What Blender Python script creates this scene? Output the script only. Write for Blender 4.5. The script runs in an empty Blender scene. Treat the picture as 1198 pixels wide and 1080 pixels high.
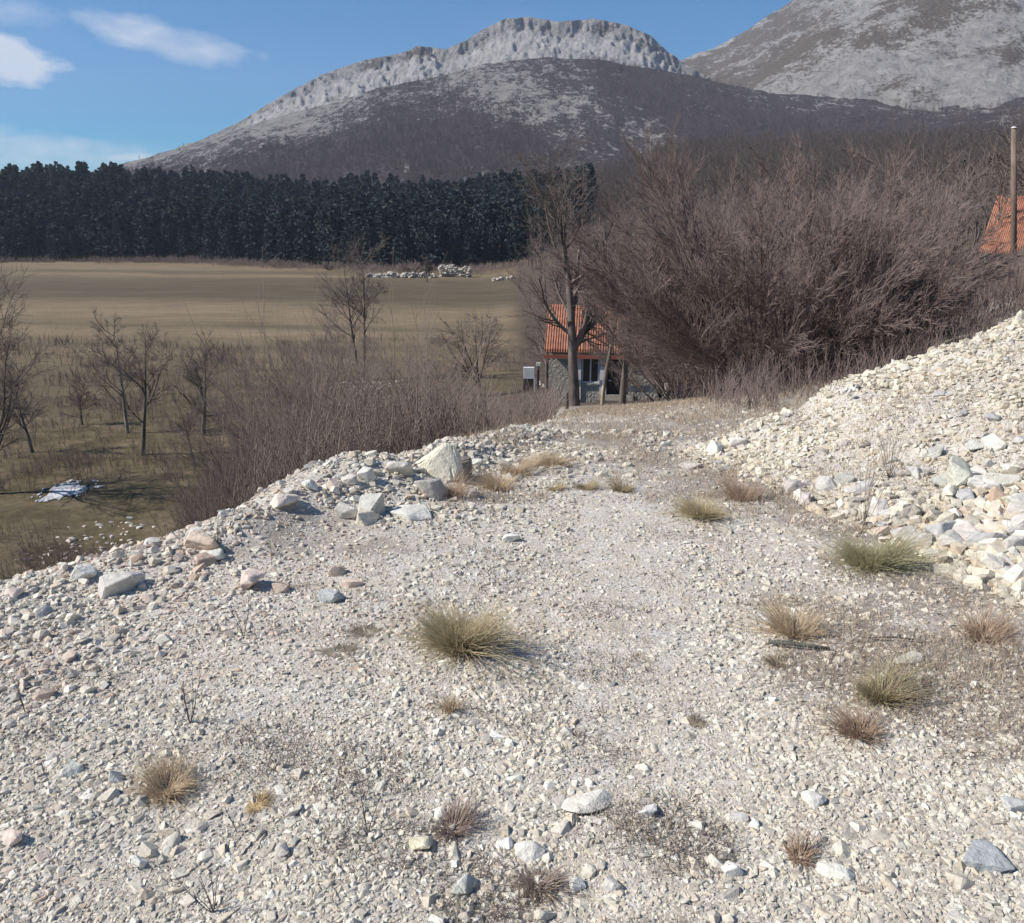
import bpy, math, random
import numpy as np
from mathutils import Vector, Euler

R = math.radians
rng = np.random.default_rng(7)
random.seed(7)
sc = bpy.context.scene

# ------------------------------------------------------------------ camera
EYE = 1.6
PITCH = R(15.1)
FPX = 1000.0                      # focal length in pixels of a 1198 px wide picture
cam_d = bpy.data.cameras.new("camera")
cam = bpy.data.objects.new("camera", cam_d)
sc.collection.objects.link(cam)
cam.location = (0, 0, EYE)
cam.rotation_euler = (math.pi/2 - PITCH, 0, 0)
cam_d.sensor_fit = 'HORIZONTAL'
cam_d.sensor_width = 36.0
cam_d.lens = 36.0*FPX/1198.0
cam_d.clip_start = 0.05
cam_d.clip_end = 12000
sc.camera = cam

# ------------------------------------------------------------------ world, sun, exposure
SUN_AZ = math.atan2(-1.0, -0.16)      # from the left, a little behind the camera
SUN_EL = R(40)
world = bpy.data.worlds.new("World"); sc.world = world
world.use_nodes = True
wn, wl = world.node_tree.nodes, world.node_tree.links
wn.clear()
wout = wn.new('ShaderNodeOutputWorld'); wbg = wn.new('ShaderNodeBackground')
sky = wn.new('ShaderNodeTexSky'); sky.sky_type = 'NISHITA'; sky.sun_disc = False
sky.sun_elevation = SUN_EL; sky.sun_rotation = SUN_AZ % (2*math.pi)
sky.altitude = 900; sky.air_density = 1.0; sky.dust_density = 0.3; sky.ozone_density = 3.5
wbg.inputs['Strength'].default_value = 0.064
wl.new(wbg.outputs[0], wout.inputs['Surface'])

def wmath(op, a, b=None, c=None):
    n = wn.new('ShaderNodeMath'); n.operation = op
    for i, v in enumerate((a, b, c)):
        if v is None: continue
        if isinstance(v, (int, float)): n.inputs[i].default_value = v
        else: wl.new(v, n.inputs[i])
    return n.outputs[0]
tc = wn.new('ShaderNodeTexCoord')
sep = wn.new('ShaderNodeSeparateXYZ'); wl.new(tc.outputs['Generated'], sep.inputs[0])
az = wmath('ARCTAN2', sep.outputs[0], sep.outputs[1])       # azimuth of the sky direction
elv = wmath('ARCSINE', sep.outputs[2])
comb = wn.new('ShaderNodeCombineXYZ')
wl.new(wmath('MULTIPLY', az, 1.0), comb.inputs[0]); wl.new(wmath('MULTIPLY', elv, 2.2), comb.inputs[1])
nz = wn.new('ShaderNodeTexNoise'); nz.inputs['Scale'].default_value = 17.0; nz.inputs['Detail'].default_value = 7; nz.inputs['Roughness'].default_value = 0.62
wl.new(comb.outputs[0], nz.inputs['Vector'])
nzb = wn.new('ShaderNodeTexNoise'); nzb.inputs['Scale'].default_value = 4.0; nzb.inputs['Detail'].default_value = 3
wl.new(comb.outputs[0], nzb.inputs['Vector'])
def cloud(a0, e0, ra, re, tilt, gain):
    da = wmath('SUBTRACT', az, a0); de = wmath('SUBTRACT', wmath('SUBTRACT', elv, e0), wmath('MULTIPLY', da, tilt))
    q = wmath('ADD', wmath('POWER', wmath('ABSOLUTE', wmath('DIVIDE', da, ra)), 2.0), wmath('POWER', wmath('ABSOLUTE', wmath('DIVIDE', de, re)), 2.0))
    m = wmath('SUBTRACT', 1.0, q)
    m = wmath('ADD', m, wmath('MULTIPLY', wmath('SUBTRACT', nz.outputs['Fac'], 0.5), 3.6))
    m = wmath('MULTIPLY', m, gain)
    n = wn.new('ShaderNodeClamp'); wl.new(m, n.inputs[0]); return n.outputs[0]
def sky_dir(px, py):
    X = (px-599)/FPX; Y = (540-py)/FPX
    f = math.cos(PITCH)+Y*math.sin(PITCH); u = -math.sin(PITCH)+Y*math.cos(PITCH)
    return math.atan2(X, f), math.atan2(u, math.hypot(X, f))
cl = None
for px, py, ra, re, tilt, gain in ((195, 47, 0.092, 0.018, -0.14, 0.55), (128, 34, 0.04, 0.012, -0.2, 0.5),
                                   (2, 68, 0.062, 0.022, -0.15, 1.3), (15, 14, 0.055, 0.012, 0.0, 0.35),
                                   (20, 172, 0.15, 0.018, -0.05, 0.55), (150, 184, 0.03, 0.006, 0.05, 0.8)):
    a0, e0 = sky_dir(px, py)
    c = cloud(a0, e0, ra, re, tilt, gain)
    cl = c if cl is None else wmath('MAXIMUM', cl, c)
# thin high veil and some clouds round the rest of the sky
veil = wmath('MULTIPLY', wmath('SUBTRACT', nzb.outputs['Fac'], 0.52), 0.35)
nv = wn.new('ShaderNodeClamp'); wl.new(veil, nv.inputs[0])
cl = wmath('MAXIMUM', wmath('MULTIPLY', cl, 0.75), nv.outputs[0])
hs = wn.new('ShaderNodeHueSaturation'); hs.inputs['Saturation'].default_value = 2.15; hs.inputs['Value'].default_value = 1.10
wl.new(sky.outputs[0], hs.inputs['Color'])
mx = wn.new('ShaderNodeMix'); mx.data_type = 'RGBA'
wl.new(cl, mx.inputs['Factor']); wl.new(hs.outputs[0], mx.inputs['A']); mx.inputs['B'].default_value = (9.0, 9.2, 9.6, 1)
wl.new(mx.outputs['Result'], wbg.inputs['Color'])

sun_d = bpy.data.lights.new("sun", 'SUN'); sun_d.energy = 4.4; sun_d.angle = R(0.53); sun_d.color = (1.0, 0.93, 0.84)
sun = bpy.data.objects.new("sun", sun_d); sc.collection.objects.link(sun)
sd = Vector((math.sin(SUN_AZ)*math.cos(SUN_EL), math.cos(SUN_AZ)*math.cos(SUN_EL), math.sin(SUN_EL)))
sun.rotation_euler = sd.to_track_quat('Z', 'Y').to_euler(); sun.location = sd*50
sc.view_settings.view_transform = 'Standard'; sc.view_settings.look = 'None'
sc.view_settings.exposure = 0.70; sc.view_settings.gamma = 1.0
sc.cycles.volume_step_rate = 1.0
sc.cycles.max_bounces = 6; sc.cycles.volume_bounces = 0

# ------------------------------------------------------------------ numpy helpers
def _hash(ix, iy, seed):
    h = (ix.astype(np.int64)*374761393 + iy.astype(np.int64)*668265263 + seed*974634777) & 0xffffffff
    h = ((h ^ (h >> 13))*1274126177) & 0xffffffff
    h = (h ^ (h >> 16)) & 0xffffffff
    return h/4294967295.0
def vnoise(x, y, seed=0):
    ix = np.floor(x); iy = np.floor(y); fx = x-ix; fy = y-iy
    fx = fx*fx*(3-2*fx); fy = fy*fy*(3-2*fy)
    a = _hash(ix, iy, seed); b = _hash(ix+1, iy, seed); c = _hash(ix, iy+1, seed); d = _hash(ix+1, iy+1, seed)
    return (a*(1-fx)+b*fx)*(1-fy)+(c*(1-fx)+d*fx)*fy
def fbm(x, y, octv=4, seed=0, gain=0.5):
    x = np.asarray(x, float); y = np.asarray(y, float)
    s = 0; a = 1; t = 0
    for i in range(octv):
        s = s+a*vnoise(x*2**i+17.3*i, y*2**i-9.1*i, seed+i); t += a; a *= gain
    return s/t*2-1
def ridged(x, y, octv=4, seed=0):
    s = 0; a = 1; t = 0
    for i in range(octv):
        s = s+a*(1-np.abs(vnoise(x*2**i+5.3*i, y*2**i+3.1*i, seed+i)*2-1)); t += a; a *= 0.5
    return s/t
def sstep(a, b, x):
    t = np.clip((np.asarray(x, float)-a)/(b-a), 0, 1); return t*t*(3-2*t)
def softplus(x, w):
    return w*np.logaddexp(0, np.asarray(x, float)/w)
def smax(a, b, k):
    return b+softplus(a-b, k)

def mesh_np(name, V, faces, col=None, smooth=False, mats=None):
    """V (n,3); faces: list of int arrays (m,k)"""
    me = bpy.data.meshes.new(name)
    V = np.ascontiguousarray(V, np.float32)
    me.vertices.add(len(V)); me.vertices.foreach_set('co', V.ravel())
    faces = [np.asarray(f, np.int32) for f in faces if len(f)]
    tot = sum(f.size for f in faces); n = sum(len(f) for f in faces)
    me.loops.add(tot); me.loops.foreach_set('vertex_index', np.concatenate([f.ravel() for f in faces]).astype(np.int32))
    me.polygons.add(n)
    sizes = np.concatenate([np.full(len(f), f.shape[1], np.int32) for f in faces])
    starts = np.concatenate([[0], np.cumsum(sizes)[:-1]]).astype(np.int32)
    me.polygons.foreach_set('loop_start', starts)
    try: me.polygons.foreach_set('loop_total', sizes)
    except Exception: pass
    me.polygons.foreach_set('use_smooth', np.full(n, smooth))
    if col is not None:
        at = me.color_attributes.new('Col', 'FLOAT_COLOR', 'POINT')
        c = np.ones((len(V), 4), np.float32); c[:, :3] = col
        at.data.foreach_set('color', c.ravel())
    me.update(calc_edges=True)
    if mats:
        for m in mats: me.materials.append(m)
    return me
def link(name, me, parent=None, loc=None, rz=0):
    o = bpy.data.objects.new(name, me); sc.collection.objects.link(o)
    if parent is not None: o.parent = parent
    if loc is not None: o.location = loc
    o.rotation_euler = (0, 0, rz)
    return o
def tag(o, label=None, cat=None, group=None, kind=None):
    if label: o['label'] = label
    if cat: o['category'] = cat
    if group: o['group'] = group
    if kind: o['kind'] = kind
    return o
def empty(name, loc, rz=0):
    o = bpy.data.objects.new(name, None); sc.collection.objects.link(o)
    o.location = loc; o.rotation_euler = (0, 0, rz); o.empty_display_size = 0.2
    return o

class MB:
    """collects pieces into one mesh"""
    def __init__(s): s.V = []; s.F = {}; s.C = []; s.n = 0
    def add(s, V, F, col=None):
        V = np.asarray(V, float)
        for f in F:
            f = np.asarray(f, np.int64)
            if len(f): s.F.setdefault(f.shape[1], []).append(f+s.n)
        s.V.append(V); s.n += len(V)
        c = np.empty((len(V), 3)); c[:] = (1, 1, 1) if col is None else col
        s.C.append(c)
    def box(s, x0, x1, y0, y1, z0, z1, M=None):
        V = np.array([(x, y, z) for x in (x0, x1) for y in (y0, y1) for z in (z0, z1)], float)
        if M is not None: V = np.array([tuple(M @ Vector(v)) for v in V])
        s.add(V, [np.array([(0,1,3,2),(4,6,7,5),(0,4,5,1),(2,3,7,6),(0,2,6,4),(1,5,7,3)])])
    def tube(s, P, rad, k=6, col=None):
        V, F = tubes(np.asarray(P, float)[None], np.asarray(rad, float)[None], k, caps=True); s.add(V, F, col)
    def mesh(s, name, mat, smooth=False):
        return mesh_np(name, np.concatenate(s.V), [np.concatenate(f) for f in s.F.values()], np.concatenate(s.C), smooth, [mat])
    def build(s, name, mat, parent=None, smooth=False, loc=None, rz=0):
        return link(name, s.mesh(name, mat, smooth), parent, loc, rz)

def tubes(P, Rr, k=3, caps=False):
    """P (N,S,3) polylines, Rr (N,S) radii"""
    N, S, _ = P.shape
    T = np.gradient(P, axis=1); T /= np.linalg.norm(T, axis=2, keepdims=True)+1e-9
    ref = np.zeros((N, 1, 3)); ref[..., 0] = 0.31; ref[..., 1] = 0.95
    m = np.abs((T*ref).sum(2).mean(1)) > 0.85; ref[m] = (1, 0, 0.1)
    U = np.cross(T, ref); U /= np.linalg.norm(U, axis=2, keepdims=True)+1e-9
    W = np.cross(T, U)
    a = np.arange(k)*2*math.pi/k
    V = P[:, :, None]+Rr[:, :, None, None]*(U[:, :, None]*np.cos(a)[:, None]+W[:, :, None]*np.sin(a)[:, None])
    idx = np.arange(N*S*k).reshape(N, S, k)
    A = idx[:, :-1]; B = idx[:, 1:]
    q = np.stack([A, np.roll(A, -1, 2), np.roll(B, -1, 2), B], -1).reshape(-1, 4)
    F = [q]
    if caps: F.append(idx[:, -1]); F.append(idx[:, 0, ::-1])
    return V.reshape(-1, 3), F

# ------------------------------------------------------------------ pixel rays (the surveying of the photograph)
def ray(px, py):
    X = (px-599)/FPX; Y = (540-py)/FPX
    return np.array([X, math.cos(PITCH)+Y*math.sin(PITCH), -math.sin(PITCH)+Y*math.cos(PITCH)])
def at(px, py, y):
    d = ray(px, py); t = y/d[1]; return np.array([d[0]*t, y, EYE+d[2]*t])
def on_ground(px, py, t0=1.0, t1=600):
    d = ray(px, py); ts = np.geomspace(t0, t1, 1600)
    P = d[None]*ts[:, None]; P[:, 2] += EYE
    hit = np.nonzero(P[:, 2] < h(P[:, 0], P[:, 1]))[0]
    i = int(hit[0]) if len(hit) else len(ts)-1
    p = P[i]
    return np.array([p[0], p[1], float(h(p[0], p[1]))]), float(ts[i])

# ------------------------------------------------------------------ terrain
FIELD = -11.0
EY = [-60, -8, 0, 2.5, 3.7, 4.9, 6.2, 7.4, 9, 12, 22, 40, 60]
EX = [-9, -5.5, -3.6, -2.8, -2.40, -1.62, -0.92, -0.35, 0.35, 1.0, 1.4, 2.0, 0.0]
def edge_x(y): return np.interp(y, EY, EX)
def road_z(y):
    return -0.285*np.logaddexp(0, (np.asarray(y, float)-7.0)/1.5)
A0 = np.array([2.62, 2.6]); NOSE = np.array([1.42, 6.75])
fdir = (NOSE-A0)/np.linalg.norm(NOSE-A0); fn = np.array([fdir[1], -fdir[0]])
if fn[0] < 0: fn = -fn
bdir = np.array([1.0, 0.52]); bdir /= np.linalg.norm(bdir); bn = np.array([bdir[1], -bdir[0]])
def heap_parts(x, y):
    wob = 0.16*fbm(x*1.3, y*1.3, 3, 41)
    d1 = (x-NOSE[0])*fn[0]+(y-NOSE[1])*fn[1]+wob
    d2 = (x-NOSE[0]+0.25)*bn[0]+(y-NOSE[1]-0.15)*bn[1]+wob
    return d1, d2
def heap(x, y):
    d1, d2 = heap_parts(x, y)
    a = 0.30*d1+0.024*np.clip(d1, 0, 5)*d1; b = 1.0*d2
    m = -softplus(-a, 0.03)+0; mm = np.minimum(a, b)
    mm = np.where(mm > 0, mm, 0)
    lump = 0.10*fbm(x*1.8, y*1.8, 3, 51)+0.035*fbm(x*6, y*6, 3, 52)
    return np.minimum(mm, 2.6)+lump*sstep(0.0, 0.35, mm)
def h(x, y):
    x = np.asarray(x, float); y = np.asarray(y, float)
    r = np.hypot(x, y); azm = np.arctan2(x, y)
    zp = road_z(y)
    e = edge_x(y)+0.12*fbm(y*1.1, y*0+3, 3, 11)
    d = (e-x)*0.82
    drop = 0.70*softplus(d-0.15, 0.10)
    berm = (0.13+0.10*fbm(x*2, y*2, 2, 61))*np.exp(-((d+0.25)/0.32)**2)*sstep(3.2, 5.2, y)*sstep(9, 7.2, y)
    berm = berm+0.05*np.exp(-((d+0.15)/0.2)**2)*sstep(4.5, 3.0, y)
    hump = 0.16*np.exp(-(((x+1.05)/0.55)**2+((y-5.55)/0.5)**2))
    # right side rises behind the heap
    rx = np.interp(y, [0, 6, 9, 16, 30, 45], [4.5, 4.2, 3.0, 4.2, 6.5, 6.5])
    rise = 0.40*softplus(x-rx, 1.2)*sstep(5, 14, y)+0.25*softplus(x-rx-2, 1.0)*sstep(8, 3, y)
    rise = rise*1.0
    z = zp-drop+berm+hump+np.minimum(rise, 0.13*r+14)
    # far valley floor and the wooded slopes beyond
    roll = 0.5*fbm(x/40, y/40, 3, 71)*sstep(20, 60, r)
    floor = FIELD+roll+0.5*sstep(60, 25, r)*fbm(x/5, y/5, 3, 72)
    azd = np.degrees(azm)
    fr = np.interp(azd, [-60, -32, -20, -12, -8, 0, 4, 60], [420, 385, 340, 285, 260, 255, 250, 200])
    up = 0.16*softplus(r-fr-10, 8)
    up = np.minimum(up, 0.16*170+0.05*(r-fr))*np.interp(azd, [-32, -24, -14, -6, 2, 10], [1, 0.97, 0.72, 0.66, 0.75, 1.0])*(1+0.22*fbm(x/70, y/70, 3, 74))
    right = sstep(-3, 12, azd)*0.125*softplus(r-95, 12)
    right = np.minimum(right, 60)
    floor = floor+smax(up, right, 2)+0*up
    z = smax(z, floor, 0.6)
    z = z+heap(x, y)*sstep(14, 10, y)
    n = 0.02*fbm(x*2.2, y*2.2, 4, 81)*sstep(15, 10, r)+0.10*fbm(x*0.7, y*0.7, 4, 82)*sstep(0.3, 2.0, d)*sstep(80, 30, r)
    return z+n

def bank_earth(x, y):
    d1, d2 = heap_parts(x, y)
    f = fbm(x*1.3+9, y*1.3, 3, 111)+0.35*fbm(x*4, y*4, 3, 112)+0.52*np.exp(-((d1-0.80)/0.42)**2)*sstep(4.6, 5.6, y)-0.14*sstep(1.4, 2.0, d1)
    return sstep(0.10, 0.42, f)
def gravel_mask(x, y):
    e = edge_x(y)
    d = (e-x)*0.82
    m = sstep(0.9, 0.2, d+0.4*fbm(x*2, y*2, 3, 91))
    far = sstep(26, 18, y)
    return m*far

# ------------------------------------------------------------------ materials
def new_mat(name):
    m = bpy.data.materials.new(name); m.use_nodes = True
    nt = m.node_tree; nt.nodes.clear()
    out = nt.nodes.new('ShaderNodeOutputMaterial'); b = nt.nodes.new('ShaderNodeBsdfPrincipled')
    nt.links.new(b.outputs[0], out.inputs['Surface'])
    b.inputs['Roughness'].default_value = 0.9
    b.inputs['Specular IOR Level'].default_value = 0.15
    return m, nt, b
def N(nt, typ, **kw):
    n = nt.nodes.new(typ)
    for k, v in kw.items():
        if k in n.inputs.keys():
            if hasattr(v, 'node'): nt.links.new(v, n.inputs[k])
            else: n.inputs[k].default_value = v
        else: setattr(n, k, v)
    return n
def pos(nt): return N(nt, 'ShaderNodeNewGeometry').outputs['Position']
def noise(nt, scale, detail=4, rough=0.55, vec=None, stretch=None):
    v = vec or pos(nt)
    if stretch:
        mp = N(nt, 'ShaderNodeMapping'); mp.inputs['Scale'].default_value = stretch; nt.links.new(v, mp.inputs['Vector']); v = mp.outputs[0]
    n = N(nt, 'ShaderNodeTexNoise', Scale=scale, Detail=detail, Roughness=rough)
    nt.links.new(v, n.inputs['Vector']); return n.outputs['Fac']
def ramp(nt, fac, stops, interp='LINEAR'):
    r = nt.nodes.new('ShaderNodeValToRGB'); r.color_ramp.interpolation = interp
    el = r.color_ramp.elements
    while len(el) < len(stops): el.new(0.5)
    for e, (p, c) in zip(el, stops):
        e.position = p; e.color = (c, c, c, 1) if isinstance(c, (int, float)) else (*c, 1)
    nt.links.new(fac, r.inputs[0]); return r.outputs[0]
def mix(nt, f, a, b, mode='MIX'):
    m = nt.nodes.new('ShaderNodeMix'); m.data_type = 'RGBA'; m.blend_type = mode
    for s, v in (('Factor', f), ('A', a), ('B', b)):
        if hasattr(v, 'node'): nt.links.new(v, m.inputs[s])
        else: m.inputs[s].default_value = v if isinstance(v, (int, float)) else (*v, 1)
    return m.outputs['Result']
def mth(nt, op, a, b=0.0):
    m = nt.nodes.new('ShaderNodeMath'); m.operation = op
    for i, v in enumerate((a, b)):
        if hasattr(v, 'node'): nt.links.new(v, m.inputs[i])
        else: m.inputs[i].default_value = v
    return m.outputs[0]
def bump(nt, b, height, strength=0.5, dist=0.01):
    n = nt.nodes.new('ShaderNodeBump'); n.inputs['Strength'].default_value = strength; n.inputs['Distance'].default_value = dist
    nt.links.new(height, n.inputs['Height']); nt.links.new(n.outputs[0], b.inputs['Normal'])
def vcol(nt):
    n = nt.nodes.new('ShaderNodeVertexColor'); n.layer_name = 'Col'; return n.outputs['Color']
def vsep(nt):
    s = nt.nodes.new('ShaderNodeSeparateColor'); nt.links.new(vcol(nt), s.inputs[0]); return s.outputs

# stone: vertex colour carries each stone's own colour
def stone_mat(name, scale=60, tint=None):
    m, nt, b = new_mat(name)
    n1 = noise(nt, scale, 5, 0.65); n2 = noise(nt, scale*0.18, 4)
    c = mix(nt, 1.0, vcol(nt), ramp(nt, n1, [(0.25, 0.72), (0.7, 1.08)]), 'MULTIPLY')
    c = mix(nt, 1.0, c, ramp(nt, n2, [(0.3, (0.88, 0.86, 0.84)), (0.7, (1.08, 1.06, 1.03))]), 'MULTIPLY')
    nt.links.new(c, b.inputs['Base Color']); b.inputs['Roughness'].default_value = 0.93
    bump(nt, b, n1, 0.6, 0.6/scale)
    return m
M_STONE = stone_mat('limestone_gravel', 90)
M_ROCK = stone_mat('limestone_rock', 28)

def ground_mat():
    m, nt, b = new_mat('ground_surface')
    s = vsep(nt)        # R gravel, G lush, B woodland floor
    fine = noise(nt, 55, 6, 0.7); mid = noise(nt, 6, 5, 0.6); big = noise(nt, 1.1, 4)
    vo = N(nt, 'ShaderNodeTexVoronoi', Scale=70.0); nt.links.new(pos(nt), vo.inputs['Vector'])
    sepv = nt.nodes.new('ShaderNodeSeparateColor'); nt.links.new(vo.outputs['Color'], sepv.inputs[0])
    g = ramp(nt, sepv.outputs[0], [(0, (0.50, 0.465, 0.41)), (0.5, (0.60, 0.565, 0.505)), (1, (0.68, 0.65, 0.60))])
    g = mix(nt, ramp(nt, mid, [(0.45, 0), (0.62, 1)]), g, (0.56, 0.505, 0.42))
    g = mix(nt, 1.0, g, ramp(nt, fine, [(0.3, 0.82), (0.7, 1.08)]), 'MULTIPLY')
    # pasture: bands of straw and olive lying across the valley
    fv = nt.nodes.new('ShaderNodeVertexColor'); fv.layer_name = 'Pasture'
    fs = nt.nodes.new('ShaderNodeSeparateColor'); nt.links.new(fv.outputs['Color'], fs.inputs[0])
    bands = mth(nt, 'ADD', fs.outputs[0], mth(nt, 'MULTIPLY', mth(nt, 'SUBTRACT', noise(nt, 1.0, 5, 0.6, stretch=(0.007, 0.06, 1.0)), 0.5), 0.75))
    patch = noise(nt, 0.10, 5, 0.6)
    f = ramp(nt, bands, [(0.15, (0.108, 0.090, 0.056)), (0.45, (0.150, 0.120, 0.074)), (0.8, (0.225, 0.172, 0.108))])
    f = mix(nt, ramp(nt, patch, [(0.45, 0.0), (0.75, 0.45)]), f, (0.098, 0.084, 0.050))
    grs = ramp(nt, noise(nt, 0.42, 8, 0.78), [(0.34, (0.050, 0.042, 0.025)), (0.48, (0.105, 0.088, 0.046)), (0.62, (0.200, 0.152, 0.098))])
    f = mix(nt, s[1], f, grs)
    f = mix(nt, 1.0, f, ramp(nt, noise(nt, 3.5, 6, 0.75), [(0.3, 0.62), (0.7, 1.25)]), 'MULTIPLY')
    f = mix(nt, 1.0, f, ramp(nt, noise(nt, 1.0, 6, 0.75, stretch=(0.09, 0.35, 1)), [(0.3, 0.74), (0.7, 1.22)]), 'MULTIPLY')
    w = ramp(nt, noise(nt, 0.9, 6, 0.75), [(0.3, (0.055, 0.042, 0.032)), (0.7, (0.125, 0.095, 0.072))])
    f = mix(nt, s[2], f, w)
    c = mix(nt, s[0], f, g)
    nt.links.new(c, b.inputs['Base Color']); b.inputs['Roughness'].default_value = 0.97
    hh = mth(nt, 'ADD', mth(nt, 'MULTIPLY', vo.outputs['Distance'], -0.35), mth(nt, 'MULTIPLY', fine, 1.3))
    bump(nt, b, hh, 0.8, 0.012)
    return m
M_GROUND = ground_mat()

def bark_mat(name, c0, c1, scale=8):
    m, nt, b = new_mat(name)
    n = noise(nt, scale, 5, 0.7, stretch=(1, 1, 0.25)); n2 = noise(nt, scale*0.12, 3)
    c = ramp(nt, n, [(0.3, c0), (0.7, c1)])
    c = mix(nt, 1.0, c, ramp(nt, n2, [(0.3, 0.8), (0.7, 1.2)]), 'MULTIPLY')
    nt.links.new(c, b.inputs['Base Color']); bump(nt, b, n, 0.5, 0.02)
    return m
M_TWIG_RED = bark_mat('reddish_twigs', (0.142, 0.108, 0.098), (0.255, 0.200, 0.182))
M_TWIG_GREY = bark_mat('grey_twigs', (0.105, 0.085, 0.075), (0.21, 0.175, 0.155))
M_BARK = bark_mat('grey_bark', (0.075, 0.062, 0.055), (0.18, 0.155, 0.135), 14)
M_BARK_PALE = bark_mat('pale_bark', (0.16, 0.135, 0.115), (0.30, 0.26, 0.225), 14)
M_BRUSH = bark_mat('thicket_twigs', (0.175, 0.138, 0.116), (0.315, 0.255, 0.222), 3)

def foliage_mat(name, c0, c1, c2, scale=1.2):
    m, nt, b = new_mat(name)
    n = noise(nt, scale, 5, 0.7)
    c = ramp(nt, n, [(0.3, c0), (0.5, c1), (0.72, c2)])
    c = mix(nt, 1.0, c, vcol(nt), 'MULTIPLY')
    nt.links.new(c, b.inputs['Base Color'])
    return m
M_PINE = foliage_mat('pine_needles', (0.040, 0.054, 0.056), (0.055, 0.073, 0.070), (0.078, 0.095, 0.082), 0.35)  # needle colour lightened and blued to stand in for distance haze
M_GRASS = foliage_mat('dry_grass_blades', (0.9, 0.9, 0.9), (1, 1, 1), (1.1, 1.08, 1.0), 3.0)

# ------------------------------------------------------------------ ground sheet (polar, finer near the camera)
azs = np.concatenate([np.arange(-180, -56, 6.0), np.arange(-56, 56, 0.28), np.arange(56, 180, 6.0)])*math.pi/180
rs = [0.05, 0.25, 0.5]
while rs[-1] < 5200: rs.append(rs[-1]*(1.0115 if rs[-1] > 1.0 else 1.05))
rs = np.array(rs)
AZ, RR = np.meshgrid(azs, rs)
GX = RR*np.sin(AZ); GY = RR*np.cos(AZ); GZ = h(GX, GY)
def litter(x, y):
    f = fbm(x*0.9, y*0.9, 4, 101)+0.55*fbm(x*2.6, y*4.2, 4, 102)+0.25*fbm(x*11, y*11, 2, 104)
    u = x/np.maximum(y, 1.2)
    f = f+0.62*sstep(5.8, 8.0, y)+0.30*np.exp(-((u-0.15)/0.06)**2)*sstep(5.2, 7, y)+0.95*sstep(0.26, 0.50, u)*sstep(1.9, 2.9, y)-0.16*sstep(6.5, 5, y)+0.75*np.exp(-((u-0.30)/0.10)**2)*np.exp(-((y-5.9)/0.8)**2)
    return sstep(-0.02, 0.46, f-0.10)
gm = gravel_mask(GX, GY)
azd = np.degrees(AZ)
# dirt and leaf litter where the track goes past the tussocks and under the trees
lit = litter(GX, GY)
hp1, hp2 = heap_parts(GX, GY)
onheap = sstep(-0.05, 0.2, np.minimum(hp1, hp2))*sstep(14, 11, GY)
litter_cut = np.clip(lit*(1-onheap)*0.75, 0, 1)
gm = np.maximum(gm*(1-0.62*litter_cut), onheap*0.95*(1-0.50*bank_earth(GX, GY)))
lush = sstep(95, 45, RR)*np.clip(0.7+0.8*fbm(GX/9, GY/9, 3, 103), 0, 1)
lush = np.maximum(lush, 0.8*sstep(0.1, 0.35, fbm(GX/45, GY/22, 3, 105))*sstep(120, 80, RR))
eX = edge_x(GY)
wood = sstep(0.0, 1.0, np.maximum(sstep(26, 14, RR), sstep(-2, 3, GX-eX)*sstep(10, 14, GY)))
frr = np.interp(azd, [-60, -32, -20, -12, -8, 0, 4, 60], [420, 385, 340, 285, 260, 255, 250, 200])
wood = np.maximum(wood, sstep(-6, 4, RR-frr)); wood = np.maximum(wood, sstep(3, 9, azd)*sstep(60, 90, RR))
wood = np.clip(wood, 0, 1)
nr, na = AZ.shape
idx = np.arange(nr*na).reshape(nr, na)
nx_ = np.roll(idx, -1, 1)
q = np.stack([idx[:-1], nx_[:-1], nx_[1:], idx[1:]], -1).reshape(-1, 4)
me = mesh_np('ground', np.stack([GX, GY, GZ], -1).reshape(-1, 3), [q], np.stack([gm, lush, wood], -1).reshape(-1, 3), True, [M_GROUND])
RG = GY*1.0
bv = np.interp(np.log(np.maximum(GY, 5)*(1+0.05*fbm(GX/60, GY/60, 3, 301))*(1+0.0006*GX)), np.log([5, 60, 70, 78, 84, 92, 97, 102, 108, 118, 134, 142, 160, 200, 225, 236, 262, 300]), [.35, .35, .45, .75, .5, .8, .9, .45, .8, .95, .65, .25, .2, .3, .75, .45, .85, .7])
at_ = me.color_attributes.new('Pasture', 'FLOAT_COLOR', 'POINT')
cc_ = np.ones((bv.size, 4), np.float32); cc_[:, 0] = bv.ravel(); at_.data.foreach_set('color', cc_.ravel())
tag(link('ground', me), kind='structure')

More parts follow.
